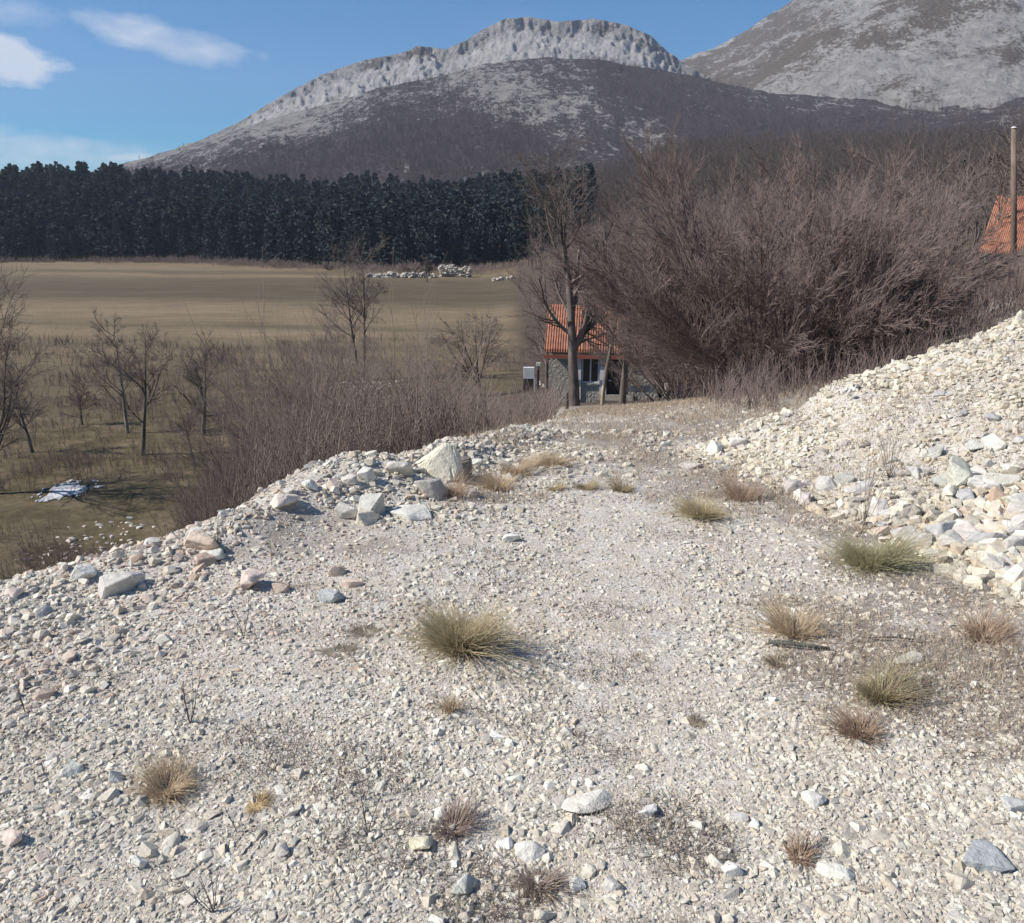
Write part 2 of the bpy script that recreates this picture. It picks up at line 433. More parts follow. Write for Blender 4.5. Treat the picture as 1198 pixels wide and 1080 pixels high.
# ------------------------------------------------------------------ mountains
def mountain_mat(name, mode):
    m, nt, b = new_mat(name)
    s = vsep(nt)        # R rock amount, G shade of wood, B strata
    p = pos(nt)
    st_ = (1.0, 0.38, 1.0)
    n1 = noise(nt, 0.018, 8, 0.72, stretch=st_); n2 = noise(nt, 0.075, 7, 0.78, stretch=st_); n3 = noise(nt, 0.30, 5, 0.8, stretch=st_)
    rockf = mth(nt, 'ADD', s[0], mth(nt, 'MULTIPLY', mth(nt, 'SUBTRACT', n1, 0.5), 1.1 if mode == 'wood' else 2.0))
    rockf = mth(nt, 'ADD', rockf, mth(nt, 'MULTIPLY', mth(nt, 'SUBTRACT', n2, 0.5), 2.0 if mode == 'wood' else 1.2))
    rockf = mth(nt, 'ADD', rockf, mth(nt, 'MULTIPLY', mth(nt, 'SUBTRACT', n3, 0.5), 0.7))
    rockf = ramp(nt, rockf, [(0.46, 0), (0.62, 1)])
    if mode == 'pale':
        rock = ramp(nt, n2, [(0.3, (0.25, 0.24, 0.235)), (0.5, (0.40, 0.385, 0.365)), (0.68, (0.58, 0.56, 0.53))])
        veg = ramp(nt, n3, [(0.3, (0.115, 0.098, 0.075)), (0.7, (0.225, 0.185, 0.145))])
    else:
        rock = ramp(nt, n2, [(0.3, (0.23, 0.215, 0.20)), (0.7, (0.44, 0.42, 0.39))])
        veg = ramp(nt, n3, [(0.3, (0.048, 0.040, 0.040)), (0.5, (0.088, 0.072, 0.070)), (0.72, (0.15, 0.124, 0.117))])
    c = mix(nt, rockf, veg, rock)
    c = mix(nt, s[2], c, ramp(nt, n2, [(0.3, (0.42, 0.41, 0.39)), (0.6, (0.66, 0.64, 0.61))]))
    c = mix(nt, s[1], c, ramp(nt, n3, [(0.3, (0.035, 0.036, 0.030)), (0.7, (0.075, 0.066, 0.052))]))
    nt.links.new(c, b.inputs['Base Color'])
    bump(nt, b, mth(nt, 'ADD', mth(nt, 'MULTIPLY', n2, 2.0), n3), 0.9, 6.0 if mode == 'wood' else 7.0)
    return m
M_MT_PALE = mountain_mat('pale_limestone_mountain', 'pale')
M_MT_WOOD = mountain_mat('wooded_mountain', 'wood')

def mountain(name, prof, az0, az1, r0, rr_fn, rback, mat, amp, colfn, pexp=1.0, naz=700, nrr=260, cliff=None, seed=0):
    pts = sorted([sky_dir(px, py) for px, py in prof])
    pa = np.array([p[0] for p in pts]); pe = np.array([p[1] for p in pts])
    A = np.linspace(R(az0), R(az1), naz)
    E = np.interp(A, pa, pe)
    E = E+0.0016*fbm(A*75, A*0, 6, seed+1, 0.65)
    rr = rr_fn(np.degrees(A))
    T = np.concatenate([np.linspace(0, 1, nrr), 1+np.linspace(0.01, 1, 40)])
    TT, AA = np.meshgrid(T, A, indexing='ij')
    RRr = rr[None, :]
    Rg = np.where(TT <= 1, r0+(RRr-r0)*TT, RRr+rback*(TT-1))
    ztop = EYE+RRr*np.tan(E)[None, :]
    zb = -30.0
    p = np.where(TT <= 1, TT**pexp, 1-(TT-1)**1.3*0.9)
    if cliff is not None:
        p = np.where(TT <= 1, cliff(TT, AA), p)
    Z = zb+(ztop-zb)*p
    X = Rg*np.sin(AA); Y = Rg*np.cos(AA)
    env = np.sin(np.clip(TT, 0, 1)*math.pi)**0.7*0.9+0.06
    # gullies run downhill: noise stretched along r
    wx = X+90*fbm(X/260, Y/260, 4, seed+3); wy = Y+90*fbm(X/260+7, Y/260, 4, seed+4)
    g = ridged((wx+0.6*wy)/330, (wy-0.35*wx)/700, 5, seed+2)-0.6
    n = fbm(X/130, Y/200, 6, seed+5, 0.62)
    Z = Z+amp*env*(g*0.9+n*0.55)
    if cliff is not None:      # buttresses and clefts of the cliff band
        bt = ridged(np.degrees(AA)*1.1+0.4*n, T[:, None]*7+0*AA, 5, seed+9)-0.55
        Rg = Rg+38*bt*(0.45+0.55*sstep(-9, -3, np.degrees(AA)))*sstep(0.91, 0.96, TT)*sstep(1.05, 1.0, TT)
        X = Rg*np.sin(AA); Y = Rg*np.cos(AA)
        Z = Z+9*fbm(np.degrees(AA)*4, TT*60, 4, seed+12)*sstep(0.6, 0.85, TT)*sstep(1, 0.95, TT)
    # keep the crest the highest line seen
    lim = EYE+Rg*np.tan(E)[None, :]
    Z = np.where(TT <= 1, np.minimum(Z, lim-0.2*np.abs(n)), np.minimum(Z, lim-1))
    col = colfn(X, Y, Z, TT, AA)
    a, b_ = Z.shape
    i = np.arange(a*b_).reshape(a, b_)
    q = np.stack([i[:-1, :-1], i[:-1, 1:], i[1:, 1:], i[1:, :-1]], -1).reshape(-1, 4)
    me = mesh_np(name, np.stack([X, Y, Z], -1).reshape(-1, 3), [q], col.reshape(-1, 3), True, [mat])
    o = link(name, me); tag(o, kind='structure'); return o, (X, Y, Z, TT, AA)

def col_pale(X, Y, Z, T, A):
    rk = 0.42+0.25*fbm(X/220, Y/220, 4, 201)+0.28*sstep(0.72, 0.86, T)
    scree = np.clip(sstep(0.66, 0.80, T)*sstep(0.95, 0.90, T)*(0.8+1.1*fbm(X/50, Y/90, 5, 207, 0.65)), 0, 0.9)
    stri = sstep(0.0, 0.35, fbm(np.degrees(A)*3.0+1.5*fbm(T*45, A*60, 3, 209), T*55, 5, 208, 0.7))*sstep(0.90, 0.96, T+0.05*fbm(np.degrees(A)*2, T*2, 3, 210))
    dark = sstep(0.12, 0.4, fbm(X/150+3, Y/150, 4, 203))*0.5*sstep(0.9, 0.8, T)
    return np.stack([rk, np.clip(dark*0.2+stri*0.42, 0, 1), scree], -1)
def cliff_main(T, A):
    c = np.where(T < 0.82, 0.78*(T/0.82)**0.95, 0)
    c = np.where((T >= 0.82) & (T < 0.9), 0.78+0.105*(T-0.82)/0.08, c)
    c = np.where((T >= 0.9) & (T < 0.93), 0.885+0.04*(T-0.9)/0.03, c)
    return np.where(T >= 0.93, 0.925+0.075*sstep(0.93, 0.985, T), c)
mountain('limestone_mountain', [(-200, 330), (150, 192), (230, 165), (280, 143), (330, 112), (375, 88), (420, 72), (470, 62), (490, 53), (520, 58), (545, 48), (565, 34),
    (590, 22), (620, 20), (655, 25), (690, 21), (735, 30), (762, 42), (788, 66), (830, 92), (900, 130), (1100, 200)],
    -33, 22, 1150, lambda a: 1750+0*a, 600, M_MT_PALE, 40, col_pale, cliff=cliff_main, seed=300)
def col_right(X, Y, Z, T, A):
    rk = 0.58+0.55*fbm(X/190, Y/380, 4, 211)
    return np.stack([rk, 0*T, 0*T], -1)
mountain('right_mountain', [(700, 150), (760, 92), (800, 68), (835, 56), (875, 34), (915, 8), (940, -8), (990, -40), (1100, -90), (1300, -150), (1600, -150)],
    5, 48, 800, lambda a: 2150+0*a, 700, M_MT_PALE, 50, col_right, pexp=1.05, seed=400)
mountain('near_right_mountain', [(800, 200), (850, 112), (880, 92), (910, 66), (940, 38), (975, 4), (1010, -20), (1080, -50), (1200, -75), (1400, -60), (1700, -40)],
    9, 50, 700, lambda a: 1500+0*a, 600, M_MT_PALE, 55, col_right, pexp=1.1, seed=430)
def col_wood(X, Y, Z, T, A):
    azd = np.degrees(A)
    band = fbm(X/110, Y/240+0.5*X/110, 4, 221)
    rk = 0.29+0.36*band+0.12*sstep(0.35, 0.7, T)*sstep(8, 0, azd)+0.14*sstep(0.85, 1, T)*sstep(-6, -9, azd)-0.16*sstep(0.8, 0.5, T)*sstep(-8, -14, azd)
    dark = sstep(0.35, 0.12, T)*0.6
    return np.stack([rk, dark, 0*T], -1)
_, (WX, WY, WZ, WT, WA) = mountain('wooded_hill', [(-400, 300), (60, 215), (150, 190), (215, 172), (280, 150), (340, 132), (400, 118), (440, 103), (500, 92), (560, 76), (600, 70), (640, 67), (700, 70),
    (760, 80), (800, 86), (850, 98), (900, 108), (960, 112), (1020, 108), (1100, 112), (1200, 92), (1500, 80), (1700, 100)],
    -48, 50, 430, lambda a: 1150+0*a, 350, M_MT_WOOD, 26, col_wood, pexp=1.05, naz=900, nrr=320, seed=500)

# ------------------------------------------------------------------ rock shapes
def ico(sub):
    import bmesh
    bm = bmesh.new(); bmesh.ops.create_icosphere(bm, subdivisions=sub, radius=1.0)
    V = np.array([v.co[:] for v in bm.verts]); F = np.array([[v.index for v in f.verts] for f in bm.faces]); bm.free(); return V, F
ICO1, ICO2, ICO4 = ico(1), ico(2), ico(4)
def rock_shape(base, seed, planes=9, ax=(1, 0.8, 0.6), rough=0.05):
    g = np.random.default_rng(seed)
    V, F = base; V = V.copy()
    for _ in range(planes):
        n = g.normal(size=3); n /= np.linalg.norm(n); d = g.uniform(0.38, 0.74)
        t = np.clip(V@n-d, 0, None); V -= t[:, None]*n
    V *= np.array(ax)
    if rough:
        k = (fbm(V[:, 0]*3+V[:, 2]*2.3+seed, V[:, 1]*3-V[:, 2]*1.7, 3, seed % 97)*rough)
        V += V/(np.linalg.norm(V, axis=1, keepdims=True)+1e-6)*k[:, None]
    return V, F

PALE = np.array([(0.60, 0.565, 0.505), (0.66, 0.63, 0.575), (0.53, 0.495, 0.44), (0.47, 0.44, 0.395), (0.56, 0.505, 0.43), (0.63, 0.60, 0.53), (0.42, 0.40, 0.375), (0.57, 0.50, 0.425), (0.70, 0.67, 0.62)])
PINK = np.array([(0.58, 0.49, 0.42), (0.62, 0.54, 0.465), (0.50, 0.42, 0.36), (0.54, 0.43, 0.34), (0.64, 0.57, 0.50)])

def shard(seed, npts, ax):
    import bmesh
    g = np.random.default_rng(seed); bm = bmesh.new()
    for _ in range(npts):
        p = g.normal(size=3); p /= np.linalg.norm(p)**0.85; p *= g.uniform(0.75, 1.1)
        bm.verts.new((p[0]*ax[0], p[1]*ax[1], p[2]*ax[2]))
    r_ = bmesh.ops.convex_hull(bm, input=bm.verts)
    loose = [v for v in bm.verts if not v.link_faces]
    if loose: bmesh.ops.delete(bm, geom=loose, context='VERTS')
    bmesh.ops.triangulate(bm, faces=bm.faces[:]); bm.verts.index_update()
    V = np.array([v.co[:] for v in bm.verts]); F = np.array([[v.index for v in f.verts] for f in bm.faces]); bm.free()
    V /= np.abs(V[:, :2]).max()
    return V, F
def scatter_stones(name, X, Y, S, seed, big, kindcol=None, sink=0.42, flat=(0.32, 0.68)):
    """one mesh of many small stones lying on the ground"""
    g = np.random.default_rng(seed)
    n = len(X)
    vi = g.integers(0, 28, n); Z0 = h(X, Y)
    shapes = [shard(seed*57+i, 15 if big else 9, (1, g.uniform(.6, .95), g.uniform(*flat))) for i in range(28)]
    PALEW = PALE*np.array([1.02, 1.03, 0.99])
    pinkness = sstep(0.0, 0.5, fbm(X*0.9, Y*0.9, 3, 121)+0.45*sstep(0.0, -2.0, X)-0.15)
    c = PALEW[g.integers(0, len(PALE), n)]*(1+0.10*fbm(X*0.8+3, Y*0.8, 3, 161))[:, None]
    cp = PINK[g.integers(0, len(PINK), n)]
    u = g.uniform(size=n) < pinkness*0.35
    c = np.where(u[:, None], cp, c)
    c = c*g.normal(1.0, 0.085, n)[:, None]
    if kindcol is not None: c = kindcol(X, Y, c)
    c = np.clip(c, 0.05, 0.8)
    PV = []; PF = []; PC = []; off = 0
    for i, (SV, SF) in enumerate(shapes):
        m = np.nonzero(vi == i)[0]; q = len(m); k = len(SV)
        if not q: continue
        Vs = SV[None]*S[m][:, None, None]
        a = g.uniform(0, 2*math.pi, q); ca, sa = np.cos(a)[:, None], np.sin(a)[:, None]
        tx = g.normal(0, 0.35, q)[:, None]; cx, sx = np.cos(tx), np.sin(tx)
        x, y, z = Vs[..., 0], Vs[..., 1], Vs[..., 2]
        y, z = y*cx-z*sx, y*sx+z*cx
        x, y = x*ca-y*sa, x*sa+y*ca
        PV.append(np.stack([x+X[m][:, None], y+Y[m][:, None], z+(Z0[m]+S[m]*(0.35-sink))[:, None]], -1).reshape(-1, 3))
        PF.append((SF[None]+(np.arange(q)*k)[:, None, None]).reshape(-1, 3)+off); off += q*k
        PC.append(np.repeat(c[m], k, axis=0))
    return mesh_np(name, np.concatenate(PV), [np.concatenate(PF)], np.concatenate(PC), False, [M_STONE])

# gravel: constant density on the picture of the ground, so the stones get coarser with distance
def gravel_points(n, y0, y1, power=0.0):
    u = rng.uniform(size=n)
    Yv = 1/(1/y0+(1/y1-1/y0)*u) if power == 0 else y0+(y1-y0)*u
    hw = 0.68*Yv+0.85
    Xv = rng.uniform(-1, 1, n)*hw
    return Xv, Yv
def keep_gravel(X, Y, bare=0.5):
    e = edge_x(Y); d = (e-X)*0.82
    k = d < 0.55
    lit = litter(X, Y)
    a, b = heap_parts(X, Y); hp = np.minimum(a, b) > 0
    lit = np.where(hp, 0.0, lit)
    return k & (rng.uniform(size=len(X)) > lit*bare) & ~((b < -0.3) & (X > 3.0))
X, Y = gravel_points(540000, 1.1, 13)
keep = keep_gravel(X, Y, 0.52) & (rng.uniform(size=len(X)) > 0.42*sstep(0.05, 0.40, fbm(X*1.1+20, Y*1.6, 4, 181)+0.25*fbm(X*9, Y*9, 2, 182))); X, Y = X[keep], Y[keep]
S = np.clip(rng.lognormal(0, 0.62, len(X)), 0.40, 4.2)*(0.0021+0.00108*np.hypot(X, Y))*(1-0.30*(np.abs(X-0.10*Y-0.2) < 0.26+0.06*fbm(Y*2, X, 2, 8))-0.22*(np.abs(X-0.05*Y+0.95) < 0.22))
big = S > 0.0045*np.hypot(X, Y)
tag(link('fine_gravel', scatter_stones('fine_gravel', X[~big], Y[~big], S[~big], 3, False)), 'small pale limestone chips covering the whole track', 'gravel', kind='stuff')
X1, Y1 = X[big], Y[big]; S1 = S[big]
X2, Y2 = gravel_points(5600, 1.25, 13); keep = keep_gravel(X2, Y2, 0.6) & (fbm(X2*1.2, Y2*1.2, 3, 131)+rng.normal(0, 0.25, len(X2)) > 0.30-0.75*sstep(2.6, 1.6, Y2)-0.3*sstep(0.0, -0.5, X2/Y2)); X2, Y2 = X2[keep], Y2[keep]
S2 = np.clip(rng.lognormal(0, 0.35, len(X2)), 0.6, 2.2)*0.018
tag(link('coarse_gravel', scatter_stones('coarse_gravel', np.concatenate([X1, X2]), np.concatenate([Y1, Y2]), np.concatenate([S1, S2]), 5, True)),
    'fist sized and smaller broken limestone lying in the fine chips', 'gravel', kind='stuff')

n = 9000
Y = rng.uniform(2.6, 8.2, n); dd = rng.normal(0.45, 0.5, n); X = edge_x(Y)+dd/0.82-0.05
keep = (dd > -0.30) & (fbm(X*1.6, Y*1.6, 3, 171)+0.4*sstep(0.9, 0.2, dd) > 0.0) & (X > -0.68*Y); X, Y = X[keep], Y[keep]
S = np.clip(rng.lognormal(0, 0.55, len(X)), 0.4, 3.2)*0.0125*(0.7+0.07*Y)
tag(link('edge_rubble', scatter_stones('edge_rubble', X, Y, S, 15, True, None, 0.2, (0.45, 0.85))), 'broken limestone rubble heaped along the left edge of the track', 'rubble', kind='stuff')
# rubble on the bank at the right (uncounted small pieces)
n = 170000
X = rng.uniform(1.2, 9.5, n); Y = rng.uniform(2.0, 12.5, n)
a, b = heap_parts(X, Y); m = np.minimum(a, b)
nn = bank_earth(X, Y)
keep = (m > -0.10) & (X < 0.75*Y+0.8) & (m < 3.2) & (rng.uniform(size=n) > 0.72*nn) & (b > -0.3)
X, Y = X[keep], Y[keep]
S = np.clip(rng.lognormal(0, 0.62, len(X)), 0.35, 3.6)*0.0105*(0.8+0.05*Y)*(1+0.9*sstep(5.6, 4.2, Y))
def heapcol(X, Y, c):
    lite = sstep(-0.2, 0.3, fbm(X*0.8, Y*0.8, 3, 141))[:, None]
    green = np.clip(sstep(3.2, 5.0, X)*sstep(6.6, 5.0, Y), 0, 1)[:, None]
    c = c*(1.02+0.10*lite)*np.array([1.02, 1.0, 0.96])
    return c*(1-green)+green*c*np.array([0.93, 0.99, 0.92])
tag(link('bank_rubble', scatter_stones('bank_rubble', X, Y, S, 9, True, heapcol, 0.1, (0.5, 0.9))), 'loose pale rubble heaped up on the right hand bank', 'rubble', kind='stuff')

# ------------------------------------------------------------------ individual rocks
def angular(seed, npts=13):
    import bmesh
    g = np.random.default_rng(seed+5000); bm = bmesh.new()
    for _ in range(npts):
        p = g.normal(size=3); p /= np.linalg.norm(p); p = np.sign(p)*np.abs(p)**0.8*g.uniform(0.8, 1.1)
        bm.verts.new(p)
    bmesh.ops.convex_hull(bm, input=bm.verts)
    loose = [v for v in bm.verts if not v.link_faces]
    if loose: bmesh.ops.delete(bm, geom=loose, context='VERTS')
    bmesh.ops.bevel(bm, geom=bm.edges[:]+bm.verts[:], offset=0.055, segments=1, affect='EDGES')
    bmesh.ops.triangulate(bm, faces=bm.faces[:])
    for L in (0.5, 0.3, 0.17, 0.11):
        bmesh.ops.subdivide_edges(bm, edges=[e for e in bm.edges if e.calc_length() > L], cuts=1); bmesh.ops.triangulate(bm, faces=bm.faces[:])
    bm.normal_update(); bm.verts.index_update()
    V = np.array([v.co[:] for v in bm.verts]); Nn = np.array([v.normal[:] for v in bm.verts])
    F = np.array([[v.index for v in f.verts] for f in bm.faces]); bm.free()
    V = V+Nn*(0.05*fbm(V[:, 0]*2.4+V[:, 2]*2+seed, V[:, 1]*2.4-V[:, 2]*1.5, 5, seed % 89, 0.62))[:, None]
    V /= np.abs(V).max(0)[None]
    return V, F
def rock(px, py, w, hgt, seed, label, col=(0.58, 0.56, 0.52), dep=0.8, group=None, xyz=None, rot=None, planes=9, sink=0.2, tilt=(0, 0), name='rock', cat='rock'):
    if xyz is None:
        p, t = on_ground(px, py); sc_ = t/FPX
    else: p = xyz; sc_ = 1
    W = w*sc_*0.45; H = hgt*sc_*0.52
    g = np.random.default_rng(seed)
    V, F = angular(seed)
    s = max(W, H); V = V*np.array([W, W*dep, H])
    col = np.clip(np.array(col)*(1.12, 1.11, 1.07)+0.02, 0, 0.74)
    cc = np.array(col)*(1+0.10*fbm(V[:, 0]/s*1.5, V[:, 2]/s*1.5+V[:, 1]/s, 3, seed))[:, None]
    me = mesh_np('rock', V, [F], cc, False, [M_ROCK])
    o = link(name, me, None, (p[0], p[1], p[2]+H*0.30))
    o.rotation_euler = (tilt[0], tilt[1], rot if rot is not None else g.uniform(-0.5, 0.5))
    tag(o, label, cat, group); return o

CREAM = (0.68, 0.65, 0.53); WHITE = (0.66, 0.645, 0.61); GREY = (0.40, 0.40, 0.385); DGREY = (0.23, 0.22, 0.21); OCH = (0.55, 0.46, 0.38); PNK = (0.58, 0.50, 0.46); BLU = (0.42, 0.45, 0.47)
spec = [
 (556, 528+16, 22, 12, 13, 'small pale slab resting against the dark grey block', WHITE, 0.8),
 (430, 600, 44, 34, 14, 'rounded bluish grey boulder in the cluster below the cream boulder', (0.42, 0.43, 0.41), 0.8),
 (405, 603, 34, 30, 15, 'pale grey rock on the left of the rounded grey boulder', (0.52, 0.51, 0.48), 0.8),
 (426, 610, 38, 20, 16, 'cream rock lying in front of the rounded grey boulder', (0.60, 0.57, 0.49), 0.8),
 (481, 604, 54, 16, 17, 'flat white slab on the gravel right of the grey cluster', WHITE, 0.8),
 (362, 572, 24, 15, 18, 'small rounded white stone on the skyline of the left edge', WHITE, 0.8),
 (378, 571, 12, 9, 19, 'tiny white pebble between two skyline stones of the left edge', WHITE, 0.8),
 (391, 574, 24, 20, 20, 'upright pinkish pointed stone on the left edge skyline', PNK, 0.8),
 (330, 590, 46, 20, 21, 'long pinkish white slab at the left edge above the thin stem', (0.64, 0.59, 0.54), 0.8),
 (410, 568, 26, 16, 22, 'pale stone on the skyline beside the heap of grey rocks', (0.58, 0.56, 0.53), 0.8),
 (428, 560, 26, 20, 23, 'whitish rock stepping up the left edge heap', WHITE, 0.8),
 (470, 555, 40, 26, 24, 'grey white rock left of the cream boulder', (0.52, 0.51, 0.48), 0.8),
 (500, 575, 52, 26, 25, 'grey rock in front of the cream boulder', (0.42, 0.405, 0.38), 0.8),
 (552, 582, 26, 14, 26, 'small tan stone below the dark grey block', (0.52, 0.47, 0.41), 0.8),
 (138, 690, 62, 28, 27, 'broad grey topped block lying at the far left edge', (0.54, 0.53, 0.51), 0.9),
 (96, 676, 36, 24, 28, 'white rounded rock left of the broad grey block', WHITE, 0.8),
 (153, 664, 8, 17, 29, 'small upright white shard standing behind the broad grey block', WHITE, 0.6),
 (14, 697, 26, 18, 30, 'pinkish white rock at the very left edge of the gravel', PNK, 0.8),
 (242, 660, 26, 20, 31, 'reddish brown stone tucked in the left gravel edge', (0.40, 0.32, 0.27), 0.8),
 (240, 638, 52, 22, 32, 'ochre stained rock on the left gravel skyline', OCH, 0.8),
 (250, 655, 30, 16, 33, 'white slab below the ochre stained rock', WHITE, 0.8),
 (293, 686, 46, 28, 34, 'pinkish boulder in the middle left gravel', PNK, 0.8),
 (330, 692, 36, 18, 35, 'brown stone right of the pinkish boulder', (0.42, 0.36, 0.32), 0.8),
 (388, 702, 32, 20, 36, 'blue grey angular stone left of the grass tussock', BLU, 0.8),
 (393, 672, 26, 18, 37, 'ochre stone above the blue grey angular stone', OCH, 0.8),
 (412, 687, 28, 14, 38, 'peach coloured flat stone beside the ochre stone', (0.62, 0.52, 0.45), 0.8),
 (600, 634, 28, 13, 39, 'isolated white stone on the track above the tussock', WHITE, 0.8),
 (333, 1000, 26, 20, 40, 'pyramid shaped grey stone in the lower left gravel', (0.47, 0.46, 0.44), 0.8),
 (690, 945, 84, 16, 41, 'long flat cream slab sunk in the near gravel', (0.66, 0.63, 0.58), 0.45),
 (757, 952, 30, 18, 42, 'bright white stone right of the long cream slab', (0.70, 0.69, 0.65), 0.8),
 (855, 1023, 30, 20, 43, 'white cubic stone in the lower right gravel', (0.68, 0.67, 0.64), 0.8),
 (976, 1024, 50, 20, 44, 'elongated white stone lying askew at lower right', (0.66, 0.65, 0.60), 0.4),
 (1148, 1010, 66, 22, 45, 'flat slate blue slab with a crack near the right corner', (0.33, 0.36, 0.38), 0.9),
 (1190, 945, 40, 20, 46, 'flat bluish grey slab at the right edge of the picture', (0.45, 0.47, 0.47), 0.8),
 (545, 1040, 42, 22, 47, 'greenish grey stone at the bottom centre gravel', (0.42, 0.44, 0.41), 0.8),
 (492, 992, 34, 16, 48, 'yellowish flat stone in the bottom centre gravel', (0.60, 0.57, 0.45), 0.8),
 (590, 992, 26, 16, 49, 'white oval stone right of the yellowish flat stone', (0.68, 0.67, 0.64), 0.8),
 (620, 1000, 40, 20, 50, 'larger whitish stone beside the white oval stone', (0.62, 0.61, 0.58), 0.8),
 (675, 1040, 24, 16, 51, 'small white stone below the dark weed patch', (0.67, 0.66, 0.63), 0.8),
 (715, 1040, 32, 18, 52, 'dull grey stone right of the small white stone', (0.48, 0.475, 0.46), 0.8),
 (950, 940, 34, 16, 53, 'greyish slab half sunk at middle right', (0.54, 0.54, 0.53), 0.8),
 (862, 958, 32, 14, 54, 'flat pale slab left of the half sunk greyish slab', (0.58, 0.57, 0.55), 0.8),
 (1060, 775, 60, 16, 55, 'flat cream green slab below the small broken branch', (0.52, 0.52, 0.46), 0.7),
 (1140, 805, 14, 12, 56, 'little white stone by the brown grass at right', WHITE, 0.8),
 (137, 915, 20, 22, 57, 'bright stone left of the flattened tan tussock', (0.68, 0.66, 0.62), 0.8),
 (165, 1012, 24, 18, 58, 'angular bright stone in the lower left gravel', (0.66, 0.65, 0.62), 0.8),
 (20, 985, 36, 22, 59, 'pinkish slab at the lower left border', PNK, 0.8),
 (85, 905, 40, 16, 60, 'faint blue green stone left of the tan tussock', (0.50, 0.52, 0.49), 0.8),
 (845, 552, 40, 18, 61, 'white flat rock at the very tip of the bank', WHITE, 0.8),
 (838, 530, 28, 22, 62, 'white rounded rock at the nose of the bank', WHITE, 0.8),
 (865, 525, 30, 18, 63, 'pale rock second from the tip of the bank', (0.60, 0.58, 0.55), 0.8),
 (1125, 562, 66, 46, 64, 'large pale green boulder on the bank face', (0.50, 0.515, 0.46), 0.8),
 (1172, 568, 46, 26, 65, 'bright flat boulder right of the pale green boulder', (0.64, 0.64, 0.59), 0.8),
 (1100, 628, 46, 28, 66, 'blue grey boulder at the foot of the bank', (0.45, 0.46, 0.47), 0.8),
 (1130, 622, 44, 22, 67, 'white slab beside the blue grey boulder', (0.64, 0.64, 0.60), 0.8),
 (1190, 598, 44, 40, 68, 'olive tinged boulder cut off by the right picture edge', (0.52, 0.52, 0.44), 0.8),
 (1188, 680, 40, 36, 69, 'pinkish white boulder lowest at the foot of the bank', (0.64, 0.60, 0.57), 0.8),
 (1160, 672, 34, 34, 70, 'rounded cream boulder left of the pinkish white one', (0.60, 0.58, 0.53), 0.8),
 (1150, 640, 30, 22, 71, 'knobbly pale stone above the rounded cream boulder', (0.56, 0.555, 0.52), 0.8),
 (1185, 645, 44, 28, 72, 'large grey white boulder above the lowest boulders', (0.57, 0.565, 0.54), 0.8),
 (990, 605, 26, 14, 73, 'flat stone in the brown grass below the bank', (0.54, 0.52, 0.49), 0.8),
 (778, 522, 20, 10, 74, 'small white stone on the leaf covered verge of the track', WHITE, 0.8),
 (780+30, 548, 40, 8, 75, 'thin pale slab in the verge left of the bank tip', (0.56, 0.53, 0.50), 0.6),
]
for s in spec:
    rock(s[0], s[1], s[2], s[3], s[4], s[5], s[6], s[7], group='larger rocks on the track and its banks')
def hull_rock(px, py, pts, label, col, name='rock', rz=0.0, seed=1):
    import bmesh
    p, t = on_ground(px, py); k = t/FPX
    bm = bmesh.new()
    for q in pts: bm.verts.new((q[0]*k, q[1]*k, q[2]*k))
    bmesh.ops.convex_hull(bm, input=bm.verts)
    bmesh.ops.triangulate(bm, faces=bm.faces[:])
    bmesh.ops.bevel(bm, geom=bm.edges[:]+bm.verts[:], offset=1.6*k, segments=2, affect='EDGES')
    bmesh.ops.triangulate(bm, faces=bm.faces[:])
    for _ in range(3):
        bmesh.ops.subdivide_edges(bm, edges=[e for e in bm.edges if e.calc_length() > 3.0*k], cuts=1, use_grid_fill=True); bmesh.ops.triangulate(bm, faces=bm.faces[:])
    bm.normal_update()
    for v in bm.verts:
        a, b, c = v.co/k
        n = float(fbm(np.array(a*0.09+c*0.07), np.array(b*0.09-c*0.05+seed), 4, seed, 0.6)); v.co += v.normal*n*1.6*k
    me = bpy.data.meshes.new('rock'); bm.to_mesh(me); bm.free()
    at_ = me.color_attributes.new('Col', 'FLOAT_COLOR', 'POINT')
    at_.data.foreach_set('color', np.tile(np.array((*[min(0.74, q*1.08) for q in col], 1.0), np.float32), len(me.vertices)))
    me.materials.append(M_ROCK)
    tag(link(name, me, None, tuple(p), rz), label, 'rock', 'larger rocks on the track and its banks')
hull_rock(513, 556, [(-40, -6, -6), (-38, 14, 4), (-20, -14, -6), (18, -16, -4), (30, 4, -6), (26, 22, -4), (-20, 26, 0), (-22, -4, 14), (-2, -4, 27), (8, 2, 36), (16, 4, 37), (26, 6, 24), (24, -8, 8), (4, 16, 33), (-30, 8, 10)],
          'large cream white boulder with a pointed top, topmost on the left edge heap', (0.70, 0.66, 0.54), seed=3)
hull_rock(536, 557, [(-10, -10, -6), (15, -8, -6), (18, 12, -4), (-10, 14, -4), (-8, -8, 18), (-4, 8, 22), (14, -5, 20), (17, 9, 21)],
          'dark grey block right beside the cream pointed boulder', (0.29, 0.255, 0.235), seed=4, rz=0.15)
